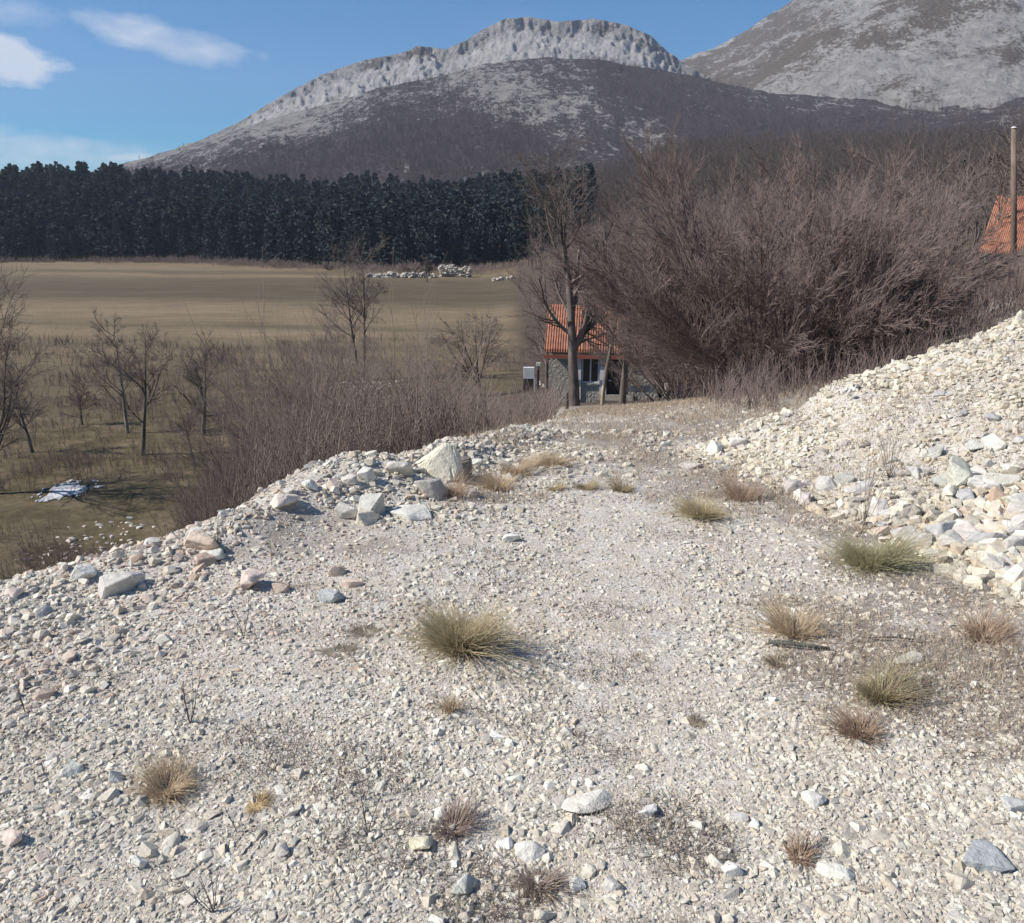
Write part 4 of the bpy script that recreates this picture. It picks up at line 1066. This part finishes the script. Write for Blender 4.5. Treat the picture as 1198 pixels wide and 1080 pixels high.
BC = [(0.42, 0.34, 0.26), (0.32, 0.25, 0.19), (0.52, 0.44, 0.34), (0.24, 0.19, 0.15)]
n = 170000
Y = 1/rng.uniform(1/16, 1/1.4, n)
Y = np.where(rng.uniform(size=n) < 0.4, rng.uniform(4.5, 15, n), Y)
X = rng.uniform(-0.1, 0.75, n)*Y
a, b = heap_parts(X, Y); m = np.minimum(a, b)
den = litter(X, Y)
den = np.where(m > 0, 0.55*bank_earth(X, Y), den)
den = np.maximum(den, 0.9*np.exp(-((a+0.25)/0.35)**2)*(Y < 7.2)*(Y > 3.4))
keep = rng.uniform(size=n) < den*sstep(-0.05, 0.15, X-edge_x(Y)+0.3)*(0.35+0.65*sstep(-0.1, 0.35, fbm(X*3, Y*3, 3, 19)))
X, Y = X[keep], Y[keep]
blades('dry_grass', X, Y, rng.uniform(0.02, 0.11, len(X))*(0.5+0.5*sstep(2, 5, Y)), 71, BC, 'short dead brown grass on the right of the track and at the foot of the bank')
# weeds scattered in the left and centre gravel in clumps
n = 90000
Y = 1/rng.uniform(1/7.5, 1/1.4, n); X = rng.uniform(-0.68, 0.5, n)*Y
keep = (X > edge_x(Y)-0.3) & (fbm(X*2.6, Y*4.0, 3, 29)+0.12*rng.normal(size=n)+0.25*fbm(X*0.7, Y*0.7, 2, 30) > 0.37); X, Y = X[keep], Y[keep]
blades('dead_weeds', X, Y, rng.uniform(0.006, 0.040, len(X)), 72, [(0.18, 0.15, 0.12), (0.26, 0.22, 0.18), (0.12, 0.10, 0.085)], 'tiny dead weeds scattered in clumps over the gravel', th=0.8)
# meadow grass below the slope
n = 60000
Yv = 1/rng.uniform(1/75, 1/22, n); X = rng.uniform(-0.72, -0.02, n)*Yv
keep = (h(X, Yv) < FIELD+1.2); X, Y = X[keep], Yv[keep]
blades('meadow_grass', X, Y, rng.uniform(0.06, 0.22, len(X))*(1+0.8*fbm(X/3, Y/3, 3, 33)), 73, [(0.10, 0.10, 0.04), (0.16, 0.135, 0.06), (0.24, 0.19, 0.10)], 'rough olive and tan grass of the lower meadow', rad=0.0022, th=0.6)

# dead stems standing in the gravel
def weed(px, py, hpx, seed, label, n=5, spread=0.25, group='dead weed stems'):
    p, t = on_ground(px, py); Hh = hpx*t/FPX
    g = np.random.default_rng(seed)
    P0 = np.zeros((n, 3)); D = np.stack([g.normal(0, spread, n), g.normal(0, spread, n), np.ones(n)], 1); D /= np.linalg.norm(D, axis=1, keepdims=True)
    P0[:, 2] = -0.01
    lev = grow(seed, None, (P0, D, Hh*g.uniform(.6, 1.1, n), np.full(n, 0.0016)), [lv(0, 0, 0, 0, 4, 0.06, 0.02), lv(3, 0.35, 0.7, 0.5, 2, 0.1, 0.05, 0.3, 3, 0.0008)])
    mb = MB()
    for l in lev: mb.add(*l)
    o = mb.build('dead_stem', M_BARK, None, True, tuple(p)); tag(o, label, 'dead weed', group)
for a in [(318, 665, 88, 1, 'single tall thin stem standing below the long pinkish slab', 1, 0.02), (222, 846, 70, 2, 'dark bundle of dead stems above the flattened tan tussock', 9, 0.25),
          (250, 1068, 70, 3, 'dead stems at the bottom left corner', 7, 0.25), (430, 975, 110, 4, 'forked thin stems left of the dark brown weed cushion', 3, 0.18),
          (285, 745, 55, 5, 'thin upright stems in the left gravel below the pinkish boulder', 5, 0.2), (1075, 830, 56, 6, 'dark branching stalk beside the brown and green tussock', 4, 0.2),
          (30, 835, 60, 7, 'thin stems near the left border', 3, 0.2), (278, 975, 70, 8, 'single thin stem in the left gravel', 1, 0.03),
          (1040, 560, 70, 9, 'tall pale stems behind the green tussock', 14, 0.18), (545, 560, 55, 10, 'thin stems beside the dark block on the heap', 6, 0.12),
          (1010, 620, 110, 11, 'tan seed stalks rising out of the green tussock', 14, 0.12), (255, 600+40, 45, 12, 'short dead stem at the left gravel skyline', 3, 0.2)]:
    weed(*a)

# stick lying on the track
p, t = on_ground(898, 758); p2, _ = on_ground(970, 765)
P = np.array([p, p*0.66+p2*0.34, p*0.33+p2*0.67, p2]); P[:, 2] += 0.022; P[1, 2] += 0.004; P[2, 2] += 0.002
mb = MB(); mb.tube(P-P[0], [0.009, 0.010, 0.0085, 0.0065], 7)
mb.tube([P[1]-P[0], P[1]-P[0]+np.array([0.02, 0.015, 0.012])], [0.004, 0.002], 5)
tag(mb.build('stick', bark_mat('weathered_stick', (0.07, 0.075, 0.065), (0.15, 0.15, 0.13), 40), None, True, tuple(P[0])), 'dark straight stick lying on the gravel in front of the pale straw tussock', 'stick')
p, t = on_ground(1015, 750); p2, _ = on_ground(1068, 752)
mb = MB(); P = np.array([p, (p+p2)/2, p2]); P[:, 2] += 0.012; P[1, 2] += 0.008
mb.tube(P-P[0], [0.003, 0.0035, 0.003], 5); e = P[2]-P[0]
mb.tube([e, e+np.array([0.02, 0.03, 0.06])], [0.003, 0.001], 5); mb.tube([e*0.8, e*0.8+np.array([0.03, -0.03, 0.04])], [0.0025, 0.001], 5)
tag(mb.build('broken_branch', M_BARK, None, True, tuple(P[0])), 'small dark broken branch above the flat cream green slab', 'branch')

# ------------------------------------------------------------------ houses
def plaster(name, c0, c1, sc_=3.0, blocks=False):
    m, nt, b = new_mat(name)
    tcn = nt.nodes.new('ShaderNodeTexCoord')
    n = noise(nt, sc_, 6, 0.7, vec=tcn.outputs['Object'])
    c = ramp(nt, n, [(0.3, c0), (0.7, c1)])
    if blocks:
        br = N(nt, 'ShaderNodeTexVoronoi', Scale=6.5, feature='DISTANCE_TO_EDGE'); nt.links.new(tcn.outputs['Object'], br.inputs['Vector'])
        e = ramp(nt, br.outputs['Distance'], [(0.0, 0.6), (0.08, 1.0)]); c = mix(nt, 1.0, c, e, 'MULTIPLY')
        bump(nt, b, br.outputs['Distance'], 0.6, 0.05)
    nt.links.new(c, b.inputs['Base Color']); return m
def tile_mat():
    m, nt, b = new_mat('orange_roof_tiles')
    tcn = nt.nodes.new('ShaderNodeTexCoord')
    w = N(nt, 'ShaderNodeTexWave', Scale=3.2, Distortion=0.6); w.bands_direction = 'X'; nt.links.new(tcn.outputs['Object'], w.inputs['Vector'])
    w2 = N(nt, 'ShaderNodeTexWave', Scale=1.0, Distortion=0.6); w2.bands_direction = 'Y'; nt.links.new(tcn.outputs['Object'], w2.inputs['Vector'])
    n = noise(nt, 2.0, 5, 0.7, vec=tcn.outputs['Object'])
    c = ramp(nt, n, [(0.3, (0.20, 0.10, 0.07)), (0.5, (0.36, 0.155, 0.10)), (0.75, (0.40, 0.24, 0.175))])
    c = mix(nt, 1.0, c, ramp(nt, w.outputs['Fac'], [(0, 0.75), (1, 1.1)]), 'MULTIPLY')
    nt.links.new(c, b.inputs['Base Color']); bump(nt, b, mth(nt, 'ADD', w.outputs['Fac'], w2.outputs['Fac']), 0.8, 0.04)
    return m
M_TILE = tile_mat()
M_WALL = plaster('grey_green_stone_wall', (0.26, 0.25, 0.215), (0.40, 0.385, 0.33), 2.5, True)
M_WHITEW = plaster('white_painted_render', (0.50, 0.50, 0.50), (0.70, 0.70, 0.69), 4)
M_DARKW = plaster('dark_wood', (0.035, 0.03, 0.026), (0.075, 0.062, 0.052), 8)
M_CREAMW = plaster('cream_render', (0.38, 0.34, 0.27), (0.50, 0.46, 0.38), 3)
m_, nt_, b_ = new_mat('window_glass'); b_.inputs['Base Color'].default_value = (0.03, 0.035, 0.04, 1); b_.inputs['Roughness'].default_value = 0.08; b_.inputs['Specular IOR Level'].default_value = 0.6; M_GLASS = m_

def roof_gable(W, D, z0, rise, over, th=0.12):
    """ridge along x, slopes towards -y and +y"""
    mb = MB(); hy = D/2+over; hx = W/2+over*0.6
    zo = z0-over*rise/(D/2)
    V = []
    for dz in (0, th):
        for x in (-hx, hx):
            V += [(x, -hy, zo+dz), (x, 0, z0+rise+dz), (x, hy, zo+dz)]
    F4 = [(0, 3, 4, 1), (1, 4, 5, 2), (6, 7, 10, 9), (7, 8, 11, 10), (0, 6, 9, 3), (2, 5, 11, 8), (0, 1, 7, 6), (1, 2, 8, 7), (3, 9, 10, 4), (4, 10, 11, 5)]
    mb.add(V, [F4]); return mb
def wall_front(mb, W, D, Hh, opens, th=0.3):
    """front wall at -D/2 with openings cut, plus the other three"""
    xs = [-W/2]; y0, y1 = -D/2, -D/2+th
    for (a, b, c, d) in sorted(opens):
        mb.box(xs[-1], a, y0, y1, -2.5, Hh); mb.box(a, b, y0, y1, -2.5, c); mb.box(a, b, y0, y1, d, Hh); xs.append(b)
    mb.box(xs[-1], W/2, y0, y1, -2.5, Hh)
    mb.box(-W/2, -W/2+th, y1, D/2, -2.5, Hh); mb.box(W/2-th, W/2, y1, D/2, -2.5, Hh); mb.box(-W/2+th, W/2-th, D/2-th, D/2, -2.5, Hh)
def gable_tri(mb, x, D, z, rise, th=0.3):
    V = [(x, -D/2, z), (x, D/2, z), (x, 0, z+rise-0.03), (x+th, -D/2, z), (x+th, D/2, z), (x+th, 0, z+rise-0.03)]
    mb.add(V, [[(0, 1, 2), (3, 5, 4)]]); mb.add(V, [[(0, 3, 4, 1), (0, 2, 5, 3), (1, 4, 5, 2)]])
# stone house
pc = at(706, 470, 33.0)
zb = at(706, 478, 33.0)[2]
house = empty('stone_house', (pc[0]+0.2, 33.0+2.3, zb), R(-6))
tag(house, 'small grey stone house with an orange tiled roof behind the tall dark tree', 'house')
W, D, Hh = 4.3, 3.6, 2.35
mb = MB(); wall_front(mb, W, D, Hh, [(-0.85, -0.15, 0.9, 2.1), (0.15, 1.0, 0.0, 2.2)]); gable_tri(mb, -W/2, D, Hh, 1.35); gable_tri(mb, W/2-0.3, D, Hh, 1.35)
mb.build('wall', M_WALL, house)
rf = roof_gable(W, D, Hh+0.02, 1.35, 0.28).build('roof', M_TILE, house)
mb = MB(); mb.box(0.9, 1.35, 0.3, 0.75, 2.8, 4.1); mb.box(0.84, 1.41, 0.24, 0.81, 4.1, 4.2); mb.build('chimney', M_WHITEW, rf)
mb = MB(); mb.box(-W/2-0.2, W/2+0.2, -D/2-0.42, -D/2-0.38, Hh-0.42, Hh-0.27); mb.build('fascia_board', plaster('red_brown_board', (0.20, 0.07, 0.05), (0.28, 0.11, 0.08)), rf)
mb = MB(); mb.box(-1.2, -0.87, -D/2-0.06, -D/2-0.003, 0.25, 2.35); mb.box(-0.13, 0.13, -D/2-0.06, -D/2-0.003, 0.25, 2.35); mb.box(-0.87, -0.13, -D/2-0.06, -D/2-0.003, 2.12, 2.35); mb.build('white_surround', M_WHITEW, house)
win = MB(); x0, x1, z0, z1 = -0.85, -0.15, 0.9, 2.1
for a in ((x0, x0+.06, z0, z1), (x1-.06, x1, z0, z1), (x0+.06, x1-.06, z0, z0+.06), (x0+.06, x1-.06, z1-.06, z1), (-.53, -.47, z0+.06, z1-.06)): win.box(a[0], a[1], -D/2+.08, -D/2+.14, a[2], a[3])
wo = win.build('window', M_WHITEW, house); mb = MB(); mb.box(x0+.03, x1-.03, -D/2+.10, -D/2+.115, z0+.03, z1-.03); mb.build('pane', M_GLASS, wo)
mb = MB(); mb.box(0.15, 1.0, -D/2+.10, -D/2+.16, 0.0, 2.2); dr = mb.build('door', M_DARKW, house)
mb = MB(); mb.box(0.22, 0.34, -D/2+.05, -D/2+.099, 1.0, 1.04); mb.build('handle', M_WHITEW, dr)
mb = MB(); mb.add([(-0.2, -D/2-0.7, 0.30), (1.2, -D/2-0.7, 0.30), (1.2, -D/2-0.01, 0.42), (-0.2, -D/2-0.01, 0.42), (-0.2, -D/2-0.7, 0.36), (1.2, -D/2-0.7, 0.36), (1.2, -D/2-0.01, 0.48), (-0.2, -D/2-0.01, 0.48)], [[(0, 3, 2, 1), (4, 5, 6, 7), (0, 1, 5, 4), (1, 2, 6, 5), (2, 3, 7, 6), (3, 0, 4, 7)]])
for x in (-0.1, 1.1): mb.box(x-.04, x+.04, -D/2-.66, -D/2-.58, -1.5, 0.31)
mb.build('lean_to', plaster('grey_boards', (0.10, 0.09, 0.08), (0.2, 0.185, 0.165), 8), house)
# low grey annex right of the house
ax = empty('grey_shed', (pc[0]+3.3, 34.2, zb-0.3), R(4)); tag(ax, 'low grey shed with a dark roof joined to the right of the stone house', 'shed')
mb = MB(); wall_front(mb, 2.0, 3.0, 1.5, [(-0.4, 0.3, 0.0, 1.3)], 0.2); mb.build('wall', plaster('grey_render', (0.22, 0.215, 0.21), (0.33, 0.325, 0.32)), ax)
roof_gable(2.0, 3.0, 1.52, 0.7, 0.2, 0.08).build('roof', plaster('dark_brown_roof', (0.10, 0.075, 0.07), (0.17, 0.13, 0.12)), ax)
mb = MB(); mb.box(-0.4, 0.3, -1.42, -1.38, 0, 1.3); mb.build('door', M_DARKW, ax)
# right house: only its roof shows over the bank
pc2 = at(1290, 300, 46.0)
h2 = empty('roofed_house', (pc2[0], 49.0, pc2[2]-2.0), R(-36)); tag(h2, 'house behind the pole at the right edge showing its wide orange roof', 'house')
W2, D2 = 7.2, 7.0
mb = MB(); wall_front(mb, W2, D2, 2.4, [(-2.4, -1.5, 0.9, 2.0), (0.5, 1.4, 0.0, 2.05)]); gable_tri(mb, -W2/2, D2, 2.4, 2.7); gable_tri(mb, W2/2-.3, D2, 2.4, 2.7); mb.build('wall', M_CREAMW, h2)
roof_gable(W2, D2, 2.42, 2.7, 0.4).build('roof', M_TILE, h2)
mb = MB(); mb.box(0.5, 1.4, -D2/2+.1, -D2/2+.16, 0, 2.05); mb.build('door', M_DARKW, h2)
mb = MB(); mb.box(-2.4, -1.5, -D2/2+.1, -D2/2+.13, .9, 2.0); mb.build('window', M_GLASS, h2)

# utility pole
pb = at(1186, 330, 30.0); zg = float(h(pb[0], 30.0)); ztop = at(1186, 150, 30.0)[2]
mb = MB(); lx = at(1186, 150, 30.0)[0]-pb[0]
mb.tube([(-lx*0.08, 0, -0.5), (lx*0.5, 0, (ztop-zg)*0.5), (lx, 0, ztop-zg)], [0.105, 0.095, 0.08], 12)
po = empty('utility_pole', (pb[0], 30.0, zg)); tag(po, 'weathered wooden pole standing in front of the right hand orange roof', 'pole')
mb.build('shaft', bark_mat('weathered_pole_wood', (0.13, 0.095, 0.075), (0.25, 0.19, 0.155), 10), po, True)
mb = MB(); mb.tube([(lx, 0, ztop-zg+0.001), (lx, 0, ztop-zg+0.05)], [0.10, 0.04], 12); mb.build('cap', M_WHITEW, po)

# black and white box with a post left of the house
pk = at(620, 455, 33.0); kz = at(620, 458, 33.0)[2]
kk = empty('meter_cabinet', (pk[0], 33.0, kz)); tag(kk, 'small black and white cabinet on a dark post left of the stone house', 'cabinet')
mb = MB(); mb.box(-0.26, 0.14, -0.12, 0.12, 0.0, 0.52); mb.build('black_door', M_DARKW, kk)
mb = MB(); mb.box(-0.26, 0.16, -0.13, 0.12, 0.523, 0.95); mb.box(0.143, 0.19, -0.14, 0.12, 0.0, 0.52); mb.build('white_top', M_WHITEW, kk)
mb = MB(); mb.tube([(0.32, 0, -2.5), (0.32, 0, 1.0)], [0.05, 0.045], 8); mb.build('post', M_BARK, kk)
mb = MB(); mb.box(0.24, 0.40, -0.06, 0.06, 1.003, 1.13); mb.build('lamp_head', M_WHITEW, kk)

# posts and stump
def post(px, py, y, hpx, r_, name, label, mat, lean=0.0):
    p = gbase(px, py, y); Hh = hpx*y/FPX
    mb = MB(); mb.tube([(0, 0, -0.3), (lean*Hh*0.5, 0, Hh*0.5), (lean*Hh, 0, Hh)], [r_, r_*0.95, r_*0.85], 9)
    tag(mb.build(name, mat, None, True, tuple(p)), label, name.replace('_', ' '))
M_PALEWOOD = bark_mat('pale_cut_wood', (0.30, 0.24, 0.16), (0.48, 0.40, 0.28), 12)
post(703, 500, 17.0, 26, 0.028, 'wooden_stake', 'slim pale wooden stake right of the thin dark tree', M_PALEWOOD, 0.05)
post(663, 497, 17.5, 20, 0.04, 'fence_post', 'short dark post at the end of the thicket by the track', M_BARK, -0.03)
# dry stone wall and ruin across the pasture
def rubble_wall(name, pxa, pxb, py, y, Hh, seed, label, cat, th=1.0):
    g = np.random.default_rng(seed)
    a = at(pxa, py, y); b = at(pxb, py, y)
    L = np.linalg.norm((b-a)[:2]); n = int(L*Hh*9)
    mb = MB()
    for i in range(n):
        u = g.uniform(0, 1); x = a[0]+(b[0]-a[0])*u; yy = y+g.uniform(-th/2, th/2)
        top = Hh*(0.6+0.4*float(fbm(np.array(u*L*0.35), np.array(1.0), 3, seed)))
        z = float(h(x, yy))+g.uniform(0, 1)*top; s = g.uniform(0.18, 0.42)
        V = ICO1[0]*np.array([s*1.3, s, s*0.75])*g.uniform(.8, 1.2, 3)+g.normal(0, 0.05, ICO1[0].shape)*s+np.array([x, yy, z])
        mb.add(V, [ICO1[1]], np.array((0.60, 0.57, 0.50))*g.uniform(0.6, 1.15))
    tag(mb.build(name, M_STONE), label, cat)
rubble_wall('dry_stone_wall', 430, 512, 331, 215, 1.8, 1, 'long low whitish dry stone wall at the far edge of the pasture', 'stone wall')
rubble_wall('ruined_wall', 514, 551, 331, 222, 3.4, 2, 'taller pale heap of ruined masonry at the right end of the stone wall', 'ruin', 3.0)
rubble_wall('dry_stone_wall', 576, 600, 337, 200, 1.0, 3, 'short pale stone wall behind the spreading tree', 'stone wall')
# shrubs at the far edge of the pasture
for i, (px, py, y, s, lab) in enumerate([(95, 309, 330, 5.0, 'dark round shrub leftmost at the far pasture edge'), (152, 310, 325, 3.6, 'small dark shrub second from the left at the far pasture edge'),
      (120, 306, 345, 4.0, 'wide low shrub between the two dark shrubs at the far pasture edge'), (322, 314, 290, 5.5, 'brown shrub before the pines at the far pasture edge'),
      (385, 322, 262, 4.4, 'pale brown shrub at the left end of the stone wall'), (480, 320, 236, 6.5, 'grey brown bush standing behind the stone wall'), (40, 303, 350, 3.4, 'little shrub near the left picture border at the far pasture edge')]):
    g = np.random.default_rng(i+50)
    st = stems_fan(g, 26, 1.1, s*0.55, 0.08, 0.6)
    lev = grow(i+50, None, st, [lv(0, 0, 0, 0, 3, 0.1, 0.03), lv(8, 0.5, 0.6, 0.6, 2, 0.1, 0.05, 0.2, 3, 0.04), lv(5, 0.5, 0.6, 0.6, 2, 0.1, 0.05, 0.2, 3, 0.04)])
    mb = MB()
    for l in lev: mb.add(*l)
    tag(mb.build('shrub', M_BARK if i < 3 else M_BRUSH, None, True, tuple(gbase(px, py, y))), lab, 'shrub', 'shrubs at the far edge of the pasture')

# snow patch on the lower meadow
m, nt, b = new_mat('old_snow'); c = ramp(nt, noise(nt, 3, 5), [(0.3, (0.46, 0.46, 0.45)), (0.7, (0.70, 0.70, 0.69))]); nt.links.new(c, b.inputs['Base Color']); bump(nt, b, noise(nt, 9, 4), 0.5, 0.03)
def snow(px, py, w, d, seed, rz, thr=0.05):
    p, t = on_ground(px, py, 12)
    n = 160
    U, Vv = np.meshgrid(np.linspace(-1, 1, n), np.linspace(-1, 1, n)); 
    X0 = U*w; Y0 = Vv*d; X = p[0]+X0*math.cos(rz)-Y0*math.sin(rz); Y = p[1]+X0*math.sin(rz)+Y0*math.cos(rz)
    f = (1-(U**2+Vv**2))+1.9*fbm(X*2.6, Y*1.1, 5, seed, 0.65)-0.1
    keep = f > thr+0.35
    Z = h(X, Y)+0.01+0.09*np.clip(f-0.4, 0, 0.6)**0.5
    i = np.arange(n*n).reshape(n, n); q = np.stack([i[:-1, :-1], i[:-1, 1:], i[1:, 1:], i[1:, :-1]], -1).reshape(-1, 4)
    kk = keep.ravel()[q].all(1); q = q[kk]; u, inv = np.unique(q, return_inverse=True)
    P = np.stack([X, Y, Z], -1).reshape(-1, 3)[u]
    return mesh_np('snow_patch', P, [inv.reshape(-1, 4)], None, True, [m])
tag(link('snow_patch', snow(84, 574, 1.1, 2.1, 1, -0.35)), 'ragged patch of old white snow on the lower meadow under the small orchard tree', 'snow patch')

# pale stones showing low on the slope at the left, and rough ground behind the thicket
def far_stones(pts, seed, label, name):
    g = np.random.default_rng(seed); X = []; Y = []
    for px, py, n, sx, sy in pts:
        for _ in range(n):
            p, t = on_ground(px+g.normal(0, sx), py+g.normal(0, sy), 9); X.append(p[0]); Y.append(p[1])
    X = np.array(X); Y = np.array(Y)
    tag(link(name, scatter_stones(name, X, Y, g.uniform(0.05, 0.16, len(X))*np.hypot(X, Y)/35, seed, True)), label, 'rubble', kind='stuff')
far_stones([(110, 635, 60, 30, 8), (60, 655, 40, 26, 6), (150, 612, 22, 24, 4), (425, 452, 60, 26, 3), (645, 452, 10, 8, 3)], 44, 'scattered pale stones on the low ground left of the slope', 'meadow_stones')

# ------------------------------------------------------------------ haze
m = bpy.data.materials.new('haze'); m.use_nodes = True; nt = m.node_tree; nt.nodes.clear()
out = nt.nodes.new('ShaderNodeOutputMaterial'); pv = nt.nodes.new('ShaderNodeVolumePrincipled')
pv.inputs['Color'].default_value = (0.72, 0.82, 1.0, 1); pv.inputs['Density'].default_value = 0.00012; pv.inputs['Anisotropy'].default_value = 0.1
nt.links.new(pv.outputs[0], out.inputs['Volume'])
mb = MB(); mb.box(-5600, 5600, -5600, 5600, -60, 900)
o = mb.build('haze', m); tag(o, kind='stuff', label='thin blue valley air fading the far mountains', cat='haze')
